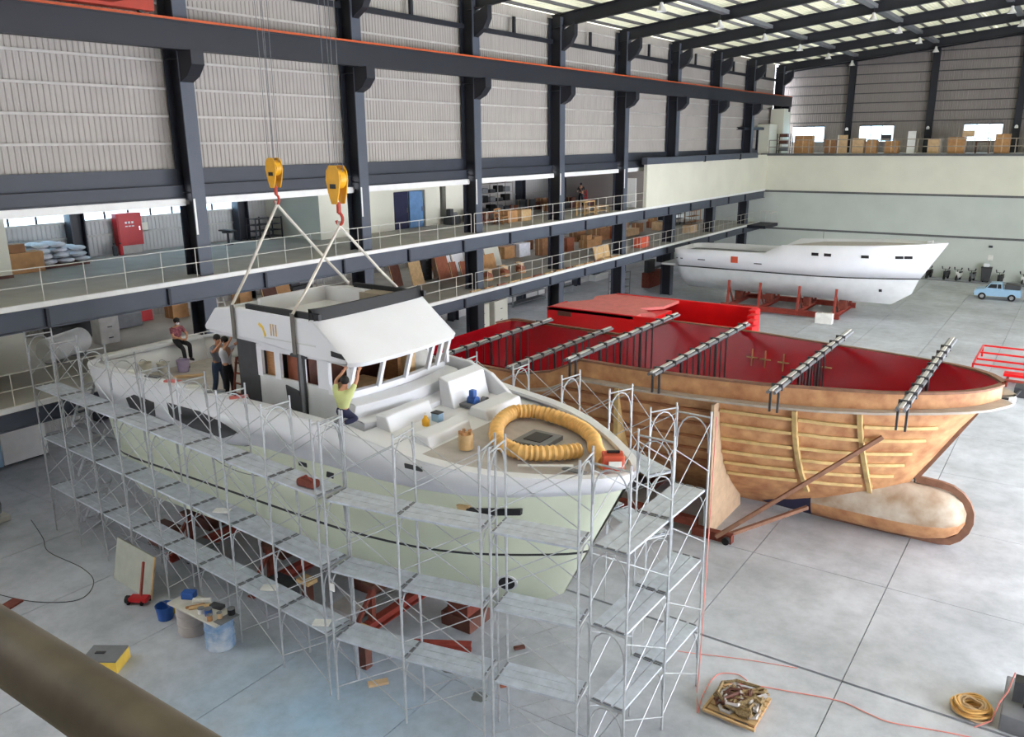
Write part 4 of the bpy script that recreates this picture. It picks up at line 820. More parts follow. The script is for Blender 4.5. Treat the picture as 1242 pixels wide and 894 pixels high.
# ------------------------------------------------------------------ people
def skin(name, V, E, mat, parent):
    ks = list(V); me = bpy.data.meshes.new(name); t = TR[parent]
    me.from_pydata([tuple(Vector(V[k][0])-t) for k in ks], [(ks.index(a), ks.index(b)) for a, b in E], [])
    me.materials.append(MATS[mat]); o = bpy.data.objects.new(name, me); C.objects.link(o); o.parent = parent; TR[o] = t
    sk = o.modifiers.new('skin', 'SKIN'); sk.use_smooth_shade = True
    if not me.skin_vertices: me.skin_vertices.new(name='')
    for i, k in enumerate(ks):
        r = V[k][1]; me.skin_vertices[0].data[i].radius = r if isinstance(r, tuple) else (r, r)
    me.skin_vertices[0].data[0].use_root = True
    sb = o.modifiers.new('smooth', 'SUBSURF'); sb.levels = 1; sb.render_levels = 1
    return o
def person(label, J, shirt, trousers, face, group=None, mask=False, shoes='dark_grey'):
    pz = min(J[k][2] for k in J); t = thing('person', label, 'person', (J['pel'][0], J['pel'][1], pz), group=group)
    ve = Vector; J = {k: ve(v) for k, v in J.items()}
    R = dict(pel=(.15, .12), spi=(.14, .1), che=(.16, .11), nek=.055, hb=.085, hd=.095, sl=.07, sr=.07, el=.045, er=.045, wl=.03, wr=.03, hl=.035, hr=.035, pl=.09, pr=.09, kl=.062, kr=.062, al=.042, ar=.042, tl=.035, tr=.035)
    V = {k: (J[k], R[k]) for k in R}
    E = [('pel', 'spi'), ('spi', 'che'), ('che', 'nek'), ('nek', 'hb'), ('hb', 'hd')]
    for s in 'lr': E += [('che', 's'+s), ('s'+s, 'e'+s), ('e'+s, 'w'+s), ('w'+s, 'h'+s), ('pel', 'p'+s), ('p'+s, 'k'+s), ('k'+s, 'a'+s), ('a'+s, 't'+s)]
    for s in 'lr':
        d = (J['h'+s]-J['w'+s]).normalized(); a = d.cross(ve(face)).normalized() if abs(d.dot(ve(face).normalized())) < .95 else ve((0, 0, 1))
        for i, (o, ln) in enumerate(((-.035, .075), (-.013, .09), (.012, .085), (.034, .065))):
            V['f%s%d' % (s, i)] = (J['h'+s]+a*o+d*.035, .0095); V['g%s%d' % (s, i)] = (J['h'+s]+a*o*1.2+d*ln+ve(face)*.015, .0085); E += [('h'+s, 'f%s%d' % (s, i)), ('f%s%d' % (s, i), 'g%s%d' % (s, i))]
        V['th'+s] = (J['w'+s]+a*.055+d*.04, .011); E.append(('w'+s, 'th'+s))
    skin('body', V, E, 'skin', t)
    g = lambda ks, ad: {k: (J[k], tuple(q+ad for q in R[k]) if isinstance(R[k], tuple) else R[k]+ad) for k in ks}
    SV = g(['pel', 'spi', 'che', 'sl', 'sr'], .025); SV['nk'] = (J['che']+(J['nek']-J['che'])*.5, .08)
    for s in 'lr': SV['m'+s] = (J['s'+s]+(J['e'+s]-J['s'+s])*.75, .065)
    skin('shirt', SV, [('pel', 'spi'), ('spi', 'che'), ('che', 'nk'), ('che', 'sl'), ('che', 'sr'), ('sl', 'ml'), ('sr', 'mr')], shirt, t)
    TV = g(['pel', 'pl', 'pr', 'kl', 'kr', 'al', 'ar'], .024); TV['wa'] = (J['pel']+(J['spi']-J['pel'])*.8, (.15, .115))
    skin('trousers', TV, [('pel', 'wa'), ('pel', 'pl'), ('pel', 'pr'), ('pl', 'kl'), ('kl', 'al'), ('pr', 'kr'), ('kr', 'ar')], trousers, t)
    f = ve(face).normalized(); hc = (J['hb']+J['hd'])/2
    MB().ball(tuple(hc-f*.025+ve((0, 0, .045))), (.115, .115, .115)).build('hair', 'hair', t, True)
    sd = f.cross(ve((0, 0, 1))).normalized()
    MB().ball(tuple(hc+f*.105-ve((0, 0, .01))), (.018, .018, .028), 6, 5).build('nose', 'skin', t, True)
    for s in (-1, 1):
        MB().ball(tuple(hc+f*.09+sd*s*.035+ve((0, 0, .02))), .012, 6, 4).build('eye', 'black', t, True); MB().ball(tuple(hc+sd*s*.1-ve((0, 0, .01))), (.02, .02, .035), 6, 5).build('ear', 'skin', t, True)
    if mask: MB().ball(tuple(hc+f*.065-ve((0, 0, .05))), (.07, .07, .05), 8, 6).build('face_mask', 'shirt_white', t, True)
    for s in 'lr': MB().tube([tuple(J['a'+s]-ve((0, 0, .02))), tuple((J['a'+s]+J['t'+s])/2), tuple(J['t'+s])], [.06, .055, .035], 8).build('shoe', shoes, t, True)
    return t
def standing(x, y, z, f, arms, lean=(0, 0), sc=1.06, stride=.12):
    f = Vector((*f, 0)).normalized(); r = Vector((f.y, -f.x, 0)); B = Vector((x, y, z)); up = Vector((0, 0, 1)); ln = Vector((*lean, 0))
    P = lambda a, b, c, l=0: B+(r*a+f*b+up*c)*sc+ln*l
    J = dict(pel=P(0, 0, .95, .4), spi=P(0, .0, 1.15, .6), che=P(0, 0, 1.38, .8), nek=P(0, .01, 1.5, .9), hb=P(0, .03, 1.6, 1), hd=P(0, .03, 1.7, 1), sl=P(-.19, 0, 1.42, .85), sr=P(.19, 0, 1.42, .85),
             pl=P(-.1, 0, .88, .4), pr=P(.1, 0, .88, .4), kl=P(-.11, .05+stride*.5, .48, .2), kr=P(.11, .04-stride*.3, .48, .2), al=P(-.11, stride, .08), ar=P(.11, -stride, .08), tl=P(-.12, stride+.17, .03), tr=P(.12, -stride+.17, .03))
    for s, q in zip('lr', arms):
        J['e'+s] = P(*q[0], .9); J['w'+s] = P(*q[1], .9); J['h'+s] = P(*q[2], .9)
    return J
up_arms = lambda: [((-.28, .2, 1.55), (-.2, .34, 1.8), (-.19, .36, 1.88)), ((.28, .2, 1.55), (.2, .34, 1.8), (.19, .36, 1.88))]
person('person in a white shirt and black trousers reaching up to the yacht roof', standing(-20.85, 15.15, 5.45, (.9, .35), up_arms(), stride=.05, sc=1.16), 'shirt_white', 'trouser_black', (.9, .35, 0))
person('person in a grey shirt and blue jeans behind the white-shirted worker', standing(-21.75, 15.45, 5.36, (.95, .1), [((-.3, .12, 1.2), (-.2, .35, 1.35), (-.18, .4, 1.4)), ((.3, .15, 1.35), (.22, .36, 1.6), (.2, .4, 1.66))], lean=(.12, 0), sc=1.16), 'shirt_grey', 'denim', (.95, .1, 0))
o = MB().box(-21.15, -20.5, 14.85, 15.45, 5.36, 5.425).build('step_box', 'wood_dark', bevel=.02); tag(o, 'dark wooden step box under the white-shirted worker', 'box')
bx, by = -14.5, 13.72
person('person in a lime green shirt kneeling on the gunwale with both arms raised', dict(
    pel=(bx, by+.02, 6.66), spi=(bx, by+.04, 6.86), che=(bx-.01, by+.08, 7.12), nek=(bx-.02, by+.12, 7.25), hb=(bx-.04, by+.17, 7.34), hd=(bx-.05, by+.2, 7.43), sl=(bx-.17, by-.04, 7.15), sr=(bx+.15, by+.18, 7.15),
    el=(bx-.24, by+.08, 7.42), er=(bx+.2, by+.36, 7.42), wl=(bx-.2, by+.3, 7.58), wr=(bx+.2, by+.42, 7.6), hl=(bx-.2, by+.36, 7.64), hr=(bx+.2, by+.46, 7.66),
    pl=(bx-.1, by-.02, 6.6), pr=(bx+.1, by+.06, 6.6), kl=(bx-.26, by+.28, 6.46), kr=(bx+.34, by+.16, 6.5), al=(bx-.14, by-.08, 6.42), ar=(bx+.12, by-.1, 6.42), tl=(bx-.06, by-.2, 6.4), tr=(bx+.08, by-.22, 6.4)), 'shirt_lime', 'navy_cloth', (-.7, .7, 0), shoes='mid_grey')
sx, sy_ = -26.2, 17.3
person('person in a plaid shirt and face mask sitting on the stern bulwark', dict(
    pel=(sx-.35, sy_, 6.22), spi=(sx-.36, sy_, 6.42), che=(sx-.3, sy_, 6.66), nek=(sx-.27, sy_, 6.78), hb=(sx-.23, sy_, 6.88), hd=(sx-.22, sy_, 6.98), sl=(sx-.3, sy_+.2, 6.68), sr=(sx-.3, sy_-.2, 6.68),
    el=(sx-.12, sy_+.28, 6.45), er=(sx-.12, sy_-.28, 6.45), wl=(sx+.1, sy_+.12, 6.36), wr=(sx+.1, sy_-.1, 6.36), hl=(sx+.15, sy_+.05, 6.34), hr=(sx+.15, sy_-.04, 6.34),
    pl=(sx-.25, sy_+.1, 6.2), pr=(sx-.25, sy_-.1, 6.2), kl=(sx+.18, sy_+.14, 6.12), kr=(sx+.2, sy_-.14, 6.02), al=(sx+.2, sy_+.12, 5.62), ar=(sx+.3, sy_-.16, 5.44), tl=(sx+.36, sy_+.12, 5.58), tr=(sx+.46, sy_-.16, 5.39)), 'shirt_plaid', 'trouser_black', (.9, -.3, 0), mask=True)
person('person in dark clothes standing among boxes on the upper mezzanine', standing(-34.0, 59.6, 7.94, (-.6, .6), [((-.3, .05, 1.15), (-.22, .25, 1.1), (-.2, .3, 1.1)), ((.3, .05, 1.15), (.22, .25, 1.1), (.2, .3, 1.1))]), 'trouser_black', 'trouser_black', (-.6, .6, 0))
# ------------------------------------------------------------------ things on the yacht decks
zd = lambda x: sheerA(x)-.16
duct = [(-8.55, 16.3), (-8.85, 16.55), (-9.15, 16.9), (-9.5, 17.45), (-9.95, 17.8), (-10.5, 18.0), (-11.1, 18.05), (-11.65, 17.95), (-12.0, 17.55), (-11.95, 17.0), (-11.75, 16.4), (-11.35, 15.8), (-10.9, 15.5), (-10.4, 15.45), (-10.0, 15.75), (-9.6, 16.2), (-9.35, 16.6)]
pts = []; rr = []
for i in range(len(duct)-1):
    a, b = duct[i], duct[i+1]
    for k in range(8):
        u = k/8; x = a[0]+(b[0]-a[0])*u; y = a[1]+(b[1]-a[1])*u
        pts.append((x, y, zd(x)+.235)); rr.append(.2 if k % 2 == 0 else .165)
for _ in range(3): pts = [pts[0]]+[tuple((Vector(pts[i-1])+Vector(pts[i])*2+Vector(pts[i+1]))/4) for i in range(1, len(pts)-1)]+[pts[-1]]
o = MB().tube(pts, rr, 10).build('ventilation_duct', 'hose_yellow', None, True); tag(o, 'ribbed yellow ventilation duct looped on the foredeck', 'duct')
t = thing('duct_fan', 'orange-red portable fan box at the end of the yellow duct', 'fan', (-8.35, 16.4, 5.6)); MB().cbox((-8.38, 16.35, 5.82), (.5, .42, .38), (0, 0, .6)).build('casing', 'orange_red', t, bevel=.04); MB().cbox((-8.2, 16.12, 5.84), (.3, .02, .14), (0, 0, .6)).build('label_plate', 'paper', t); MB().cbox((-8.38, 16.35, 6.05), (.3, .06, .05), (0, 0, .6)).build('handle', 'black', t)
t = thing('wooden_spool', 'small wooden drum of offcuts on the near foredeck', 'drum', (-11.75, 15.1, 5.83)); MB().lathe([(.18, 0), (.18, .38)], (-11.75, 15.1, 5.83), 12).build('barrel', 'wood_light', t, True)
for k in range(5): MB().cbox((-11.75+.13*math.cos(k*1.3), 15.1+.13*math.sin(k*1.3), 6.08), (.09, .05, .42), (0, 0, k)).build('stave', 'wood', t)
t = thing('blue_pump', 'blue and grey electric pump on the far foredeck seat', 'pump', (-13.3, 17.6, 5.86)); MB().cyl((-13.45, 17.5, 6.15), (-13.2, 17.5, 6.15), .14, n=12).build('motor', 'blue', t, True); MB().box(-13.42, -13.25, 17.42, 17.58, 6.28, 6.46).build('head', 'blue', t, bevel=.02); MB().box(-13.48, -13.18, 17.36, 17.64, 5.955, 6.02).build('foot_plate', 'dark_grey', t); MB().cyl((-13.3, 17.9, 6.07), (-13.15, 17.9, 6.07), .11, n=12).build('reel', 'mid_grey', t, True)
t = thing('spray_bottle', 'yellow bottle on the near foredeck seat', 'bottle', (-13.4, 15.55, 5.81)); MB().lathe([(.09, 0), (.1, .2), (.04, .3), (.03, .34)], (-13.4, 15.55, 5.925), 10).build('body', 'yellow', t, True); MB().cyl((-13.4, 15.55, 6.25), (-13.4, 15.55, 6.33), .03, n=8).build('cap', 'paper', t)
t = thing('paint_tin', 'square pale blue tin on the near foredeck seat', 'tin', (-13.38, 16.0, 5.81)); MB().box(-13.5, -13.26, 15.9, 16.1, 5.925, 6.2).build('body', 'blue_light', t, bevel=.01); MB().box(-13.51, -13.25, 15.89, 16.11, 6.2, 6.23).build('lid', 'dark_grey', t)
o = MB().box(-13.9, -13.45, 17.3, 17.5, 6.22, 6.24).build('cushion_pad', 'mid_grey'); bpy.data.objects.remove(o)
o = MB().tube([(-10.2, 15.05, 5.74), (-9.1, 15.75, 5.74)], .03, 6).build('paint_pole', 'paper'); tag(o, 'pale paint roller pole lying on the near foredeck edge', 'pole')
def pail(name, label, x, y, z, r, h, m, cat='bucket'):
    t = thing(name, label, cat, (x, y, z)); MB().lathe([(r*.82, 0), (r, h), (r*1.04, h), (r*1.04, h-.03), (r*.95, h-.03), (r*.78, .03)], (x, y, z), 14).build('shell', m, t, True)
    MB().tube([(x-r*math.cos(a), y, z+h-.02+.0+r*.5*math.sin(a)) for a in arc(7, 0, 180)], .008, 4).build('handle', 'mid_grey', t)
pail('white_bucket', 'white bucket at the stern rail of the yacht', -26.0, 15.6, 5.36, .24, .5, 'pail'); pail('cream_bucket', 'cream bucket beside the white one on the aft deck', -25.75, 16.15, 5.36, .22, .42, 'pail'); pail('lavender_bucket', 'lavender bucket by the seated worker feet', -25.5, 16.75, 5.36, .22, .42, 'lavender')
rnd = random.Random(4)
for i in range(9):
    x = -24.9+.95*(i % 4)+rnd.random()*.2; y = 14.5+.95*(i // 4); o = MB().cbox((x, y, 5.39), (.5+rnd.random()*.5, .12+rnd.random()*.2, .06), (0, 0, rnd.random()*3)).build('wood_offcut', ['wood_light', 'wood', 'card_pale'][i % 3]); tag(o, '%s wooden offcut on the yacht aft deck, %s in the scatter' % (['light', 'brown', 'pale'][i % 3], ORD[i]), 'offcut', 'wooden offcuts on the aft deck')
t = thing('step_ladder', 'dark red folding ladder beside the white-shirted worker', 'ladder', (-20.1, 14.8, 5.36))
for s in (0, .4): MB().bar((-20.25+s, 14.75, 5.36), (-20.15+s*.8, 15.0, 7.0), .05).build('rail', 'rust', t); MB().bar((-20.25+s, 15.5, 5.36), (-20.15+s*.8, 15.05, 7.0), .04).build('back_leg', 'rust', t)
for k in range(5): MB().box(-20.24, -19.85, 14.78+.05*k, 14.84+.05*k, 5.6+.3*k, 5.64+.3*k).build('step', 'rust', t)
for i in range(6):
    x = -23.5+i*1.0; o = MB().cbox((x, 13.72, sheerA(x)+.06), (.5, .16, .05), (0, 0, .2*i)).build('tool_bar', ['paper', 'mid_grey', 'red_pink'][i % 3]); tag(o, '%s strip left on the near gunwale, %s from the stern' % (['white', 'grey', 'pink'][i % 3], ['first', 'second', 'third', 'fourth', 'fifth', 'sixth'][i]), 'offcut')
# things on the scaffold boards
t = thing('tool_bag', 'dark red tool bag on the third scaffold deck', 'bag', (-14.2, 12.25, 5.27)); MB().cbox((-14.25, 12.25, 5.37), (.55, .26, .2), (0, 0, .1)).build('body', 'rust', t, bevel=.06); MB().tube([(-14.45, 12.2, 5.45), (-14.25, 12.2, 5.57), (-14.05, 12.2, 5.45)], .02, 5).build('handle', 'red_oxide', t)
for x, y, z, lab in ((-14.1, 12.2, 1.69, 'white board lying on the lowest scaffold deck'), (-16.5, 12.6, 1.69, 'white foam block on the lowest scaffold deck'), (-18.2, 12.6, 3.475, 'small white rag on the second scaffold deck')):
    o = MB().cbox((x, y, z+.03), (.42, .26, .05), (0, 0, .5)).build('scrap_sheet', 'paper', bevel=.01); tag(o, lab, 'scrap')
o = MB().box(-13.36, -13.22, 11.88, 11.9, 3.0, 3.2).build('paper_tag', 'paper'); tag(o, 'white paper tag tied on the scaffold post', 'tag')
# ------------------------------------------------------------------ workbench group on the floor
t = thing('work_board', 'long pale worktop board laid across two drums', 'table', (-18.4, 11.85, .86)); MB().box(-19.4, -17.3, 11.4, 12.12, .86, .92).build('top', 'pail', t, bevel=.01); MB().box(-17.5, -17.2, 11.5, 12.1, .921, .94).build('corner_board', 'mid_grey', t)
t = thing('steel_drum', 'plain grey drum under the left end of the work board', 'drum', (-18.95, 11.82, 0)); MB().lathe([(.4, 0), (.41, .02), (.4, .04), (.4, .28), (.42, .3), (.4, .32), (.4, .56), (.42, .58), (.4, .6), (.4, .82), (.42, .85)], (-18.95, 11.82, 0), 18).build('shell', 'deck_grey', t, True); MB().lathe([(.3, .85), (.3, .858)], (-18.95, 11.82, 0), 18).build('lid', 'mid_grey', t)
t = thing('paint_drum', 'white drum splashed with blue under the right end of the work board', 'drum', (-17.72, 11.8, 0)); M('drum_blue', (206, 210, 214), .5, var=.02, scale=2.2, dirt=(70, 130, 180)); MB().lathe([(.38, 0), (.39, .02), (.38, .04), (.38, .28), (.4, .3), (.38, .32), (.38, .56), (.4, .58), (.38, .6), (.38, .82), (.4, .85)], (-17.72, 11.8, 0), 18).build('shell', 'drum_blue', t, True); MB().lathe([(.3, .85), (.3, .858)], (-17.72, 11.8, 0), 18).build('lid', 'blue', t)
for nm, lab, x, y, r, h, m in (('blue_tin', 'blue tin on the work board', -17.9, 11.65, .1, .18, 'blue'), ('brown_jar', 'amber jar at the work board edge', -17.65, 11.5, .07, .16, 'wood'), ('white_tin', 'white tin at the middle of the work board', -18.15, 11.6, .09, .14, 'paper'), ('black_tin', 'black tin at the right end of the work board', -17.4, 12.0, .1, .16, 'black'), ('pale_jar', 'pale jar near the right end of the work board', -17.5, 11.7, .07, .15, 'card_pale')):
    t = thing(nm, lab, 'tin', (x, y, .92)); MB().lathe([(r, 0), (r, h), (r*.9, h)], (x, y, .942 if x > -17.55 else .92), 12).build('body', m, t, True); MB().lathe([(r*1.04, h), (r*1.04, h+.02)], (x, y, .942 if x > -17.55 else .92), 12).build('lid', 'mid_grey', t)
for lab, c, d, rz, m, nm in (('blue and white cement bag on the work board', (-19.1, 11.9, 1.025), (.36, .26, .2), .5, 'blue', 'cement_bag'), ('white paper roll on the work board', (-18.6, 11.95, .985), (.5, .1, .12), .6, 'paper', 'paper_roll'), ('short wooden plank lying across the work board', (-18.4, 11.75, .95), (.6, .14, .05), .9, 'wood_light', 'plank_piece'), ('second wooden plank beside the paper roll', (-18.55, 11.7, .95), (.5, .1, .05), 1.0, 'wood', 'plank_piece'), ('dark rubber block on the work board', (-18.0, 12.0, .98), (.4, .2, .1), .2, 'dark_grey', 'rubber_block')):
    o = MB().cbox(c, d, (0, 0, rz)).build(nm, m, bevel=.02); tag(o, lab, nm.split('_')[-1])
pail('blue_bucket', 'blue bucket on the floor beside the work board', -20.15, 11.75, 0, .25, .42, 'blue')
t = thing('leaning_sheet', 'pale green sheet leaning on the scaffold posts', 'panel', (-22.5, 12.3, 0)); m = MB(); m.hexa([(-23.55, 12.2, 0), (-21.4, 12.05, 0), (-21.4, 12.1, 0), (-23.55, 12.25, 0), (-23.55, 12.5, 1.28), (-21.4, 12.35, 1.28), (-21.4, 12.4, 1.28), (-23.55, 12.55, 1.28)]); m.build('sheet', 'sheet_green', t); MB().bar((-21.38, 12.08, 0), (-21.38, 12.38, 1.28), .05).build('edge_strip', 'wood_light', t)
t = thing('floor_jack', 'red trolley jack with upright handle before the leaning panel', 'jack', (-21.5, 11.8, 0)); MB().cbox((-21.5, 11.8, .16), (.55, .28, .14), (0, 0, .5)).build('chassis', 'fire_red', t, bevel=.02); MB().bar((-21.5, 11.85, .2), (-21.45, 12.05, 1.25), .06).build('handle', 'red_oxide', t)
for dx, dy in ((-.22, -.25), (.15, -.05), (-.3, .05), (.1, .25)): MB().cyl((-21.5+dx, 11.8+dy, .08), (-21.46+dx, 11.83+dy, .08), .08, n=10).build('wheel', 'rubber', t)
MB().cyl((-21.85, 11.6, .12), (-21.75, 11.65, .12), .12, n=10).build('rear_wheel', 'rubber', t)
t = thing('yellow_level', 'yellow tool case on the floor left of the work board', 'case', (-19.9, 12.25, 0)); MB().cbox((-20.25, 12.05, .09), (.6, .16, .18), (0, 0, .5)).build('case', 'yellow_box', t, bevel=.02); MB().cbox((-20.25, 12.05, .2), (.2, .05, .04), (0, 0, .5)).build('handle', 'black', t)
t = thing('yellow_crate', 'yellow-sided box with grey lid on the floor behind the front railing', 'box', (-19.3, 9.6, 0)); MB().cbox((-19.45, 9.55, .16), (.95, .75, .32), (0, 0, .58)).build('body', 'yellow_box', t, bevel=.01); MB().cbox((-19.45, 9.55, .34), (.93, .73, .04), (0, 0, .58)).build('lid', 'mid_grey', t, bevel=.01); MB().cbox((-19.55, 9.5, .37), (.25, .1, .02), (0, 0, .58)).build('lid_slot', 'dark_grey', t)
o = MB().cbox((-24.6, 9.6, .03), (.4, .6, .06), (0, 0, .3)).build('brown_board', 'rust', bevel=.01); tag(o, 'small rust brown plate lying on the floor at the left', 'plate')
t = thing('floor_machine', 'white floor sander with pale base at the left edge of the floor', 'machine', (-31.2, 12.4, 0)); MB().box(-31.9, -30.6, 11.8, 12.5, .02, .22).build('base', 'pail', t, bevel=.02); MB().lathe([(.35, .22), (.38, .5), (.3, .8), (.1, .95)], (-31.3, 12.15, 0), 14).build('hood', 'mid_grey', t, True); MB().bar((-30.75, 12.2, .2), (-31.4, 12.5, 1.3), .05).build('handle', 'galv', t)
for i, (x, y, s) in enumerate(((-13.0, 12.9, .5), (-10.3, 14.6, .3), (-10.9, 16.1, .3))):
    o = MB().cbox((x, y, .04), (s, s*.4, .07), (0, 0, .9)).build('wood_block', ['card_pale', 'wood_red', 'wood_dark'][i], bevel=.01); tag(o, ['pale wooden block on the floor below the long scaffold', 'reddish wooden block on the floor under the bow scaffold', 'dark wooden block on the floor beneath the yacht bow'][i], 'block')
for i, (x, y) in enumerate(((-13.75, 13.25), (-16.9, 14.2))):
    t = thing('timber_prop', ['rusty timber post standing behind the scaffold below the bow', 'rusty timber post under the yacht near side'][i], 'post', (x, y, 0)); MB().box(x-.12, x+.12, y-.12, y+.12, 0, 1.0).build('post', 'wood_dark', t, bevel=.01); MB().box(x-.25, x+.25, y-.18, y+.18, 1.0, 1.12).build('head_block', 'wood_light', t, bevel=.01)
t = thing('red_channel', 'long red steel channel lying on the floor under the yacht bow', 'beam', (-13.3, 15.5, 0)); b = MB(); b.ibeam((-14.35, 13.9, .12), (-11.9, 15.3, .12), .24, .22); b.build('channel', 'red_oxide', t)
# ------------------------------------------------------------------ net pallet, rope, hoses and the near column
t = thing('net_pallet', 'square wooden pallet heaped with tangled brown netting', 'pallet', (-5.2, 17, 0))
for k in range(6): MB().cbox((-5.2, 16.5+.2*k, .13), (1.15, .16, .03), (0, 0, 0)).build('slat', 'wood_light', t)
for k in (-.5, 0, .5): MB().box(-5.25+k-.05, -5.15+k-.0, 16.4, 17.6, 0, .11).build('bearer', 'wood', t)
rnd = random.Random(9)
for k in range(26):
    p = [(-5.2+rnd.uniform(-.58, .58), 17+rnd.uniform(-.58, .58), .19+rnd.random()*.2) for _ in range(5)]
    q = []
    for i in range(len(p)):
        a, b = Vector(p[i]), Vector(p[(i+1) % len(p)]); q += [tuple((a*3+b)/4), tuple((a+b*3)/4)]
    MB().tube(q, .045, 5, closed=True).build('net_rope', ['net', 'wood_dark', 'net', 'deck_grey'][k % 4], t, True)
MB().bar((-5.85, 16.35, .1), (-5.8, 17.65, .1), .06).build('edge_batten', 'wood_light', t); MB().bar((-5.85, 16.35, .1), (-4.6, 16.3, .1), .06).build('edge_batten', 'wood_light', t)
t = thing('rope_coil', 'loose coil of straw-coloured rope beside the near column', 'rope', (-.35, 19.85, 0))
for k in range(14): MB().tube([(-.62+(.2+.035*(k % 8))*math.cos(a+k), 19.9+(.2+.035*(k % 8))*math.sin(a+k), .04+.03*((k*3) % 9)+.03*math.sin(3*a)) for a in [2*math.pi*i/20 for i in range(20)]], .03, 5, closed=True).build('loop', 'hose_yellow' if k % 2 else 'card_pale', t, True)
c = struct('column', 'dark steel column on a grey plinth at the right edge', (.75, 20.3, 0)); MB().box(-.05, 1.6, 19.5, 21.2, 0, .45).build('plinth', 'mid_grey', c, bevel=.03); MB().box(.35, 1.25, 20.0, 20.05, .45, 21.5).build('flange', 'steel_navy', c); MB().box(.35, 1.25, 20.75, 20.8, .45, 21.5).build('flange', 'steel_navy', c); MB().box(.77, .83, 20.05, 20.75, .45, 21.5).build('web', 'steel_dark', c)
t = thing('hose_reel', 'small dark winch with red hose fixed on the near column', 'hose', (.2, 19.9, .5)); MB().box(.12, .34, 19.75, 20.1, .7, 1.2).build('bracket', 'dark_grey', t); MB().tube([(.1, 19.8, 1.4), (.02, 19.75, .9), (-.1, 19.7, .6), (-.2, 19.55, .15), (-.5, 19.3, .02)], .018, 6).build('hose', 'hose_red', t, True)
def hose(label, p, r=.014, m='hose_red'):
    q = [p[0]]
    for i in range(len(p)-1):
        for k in range(1, 7):
            u = k/6; p0, p1, p2, p3 = [Vector(p[max(0, min(len(p)-1, i+d))]) for d in (-1, 0, 1, 2)]
            q.append(tuple(.5*((2*p1)+(p2-p0)*u+(2*p0-5*p1+4*p2-p3)*u*u+(3*p1-p0-3*p2+p3)*u**3)))
    o = MB().tube(q, r, 6).build('air_hose', m, None, True); tag(o, label, 'hose')
hose('pink air hose hanging down the bow scaffold and curling to the pallet', [(-6.3, 17.35, 7.0), (-6.3, 17.3, 5.0), (-6.32, 17.3, 3.0), (-6.35, 17.3, .5), (-6.3, 17.1, .02), (-6.05, 16.5, .02), (-5.95, 16.28, .02), (-6.1, 17.0, .02), (-6.1, 17.9, .02), (-5.7, 18.2, .02), (-5.4, 18.1, .02)])
hose('pink air hose running across the floor from the pallet to the rope coil', [(-5.7, 17.75, .02), (-5.2, 18.0, .02), (-4.4, 18.25, .02), (-3.3, 18.55, .02), (-2.6, 18.45, .02), (-2.1, 18.42, .02), (-1.2, 18.7, .02), (-.4, 18.9, .02), (.4, 18.95, .02)])
hose('thin pale hose on the floor behind the bow scaffold', [(-7.9, 18.2, .02), (-7.2, 18.35, .02), (-5.8, 18.9, .02), (-4.5, 19.3, .02)], .01)
hose('thin dark cable curling over the floor at the left', [(-30.0, 12.9, .012), (-28.2, 12.4, .012), (-27.0, 11.98, .012), (-25.0, 12.0, .012), (-23.8, 11.7, .012), (-23.2, 10.9, .012), (-24.2, 10.1, .012), (-26, 9.6, .012)], .012, 'dark_grey')
hose('grey cable drooping along the hull under the third scaffold deck', [(-19.8, 13.4, 4.6), (-19.0, 13.42, 4.35), (-18.0, 13.45, 4.3), (-16.9, 13.45, 4.5)], .012, 'mid_grey')
# near gallery with the foreground handrail
gf = struct('floor_gallery', 'gallery floor at the viewpoint'); MB().box(-4, 4, -3, .5, 11.45, 11.6).build('slab', 'mezz_floor', gf)
t = thing('front_handrail', 'thick olive-grey pipe handrail crossing the lower left corner', 'railing', (0, .39, 11.6)); MB().cyl((-4, .39, 12.45), (4, .39, 12.45), .038, n=20).build('rail', 'pipe_green', t, True)
for x in (-3.6, -1.9, 1.9, 3.6): MB().cyl((x, .39, 11.6), (x, .39, 12.43), .03, n=10).build('post', 'pipe_green', t, True)
MB().cyl((-4, .39, 12.0), (4, .39, 12.0), .025, n=10).build('mid_rail', 'pipe_green', t, True)

# goods stored under the yacht hull
for n, lab, x, y, a, b, h, m in (('grey_crate', 'grey plastic crate under the yacht hull behind the leaning sheet', -22.1, 14.4, .9, .7, .55, 'mid_grey'), ('dark_crate', 'dark crate under the middle of the yacht hull', -18.1, 14.2, .9, .7, .6, 'dark_grey'), ('flat_crate', 'flat pale crate under the yacht hull beside the dark crate', -15.8, 14.7, .8, .7, .35, 'deck_grey'), ('brown_crate', 'brown crate under the yacht hull toward the stern', -24.3, 14.5, .9, .7, .6, 'wood_dark')):
    t = thing(n, lab, 'crate', (x, y, 0)); MB().box(x-a/2, x+a/2, y-b/2, y+b/2, .03, h).build('body', m, t, bevel=.02); MB().box(x-a/2-.03, x+a/2+.03, y-b/2-.03, y+b/2+.03, h, h+.05).build('lid', m, t, bevel=.01)
    for s in (-1, 1): MB().box(x+s*a*.35-.05, x+s*a*.35+.05, y-b/2, y+b/2, 0, .03).build('runner', 'black', t)
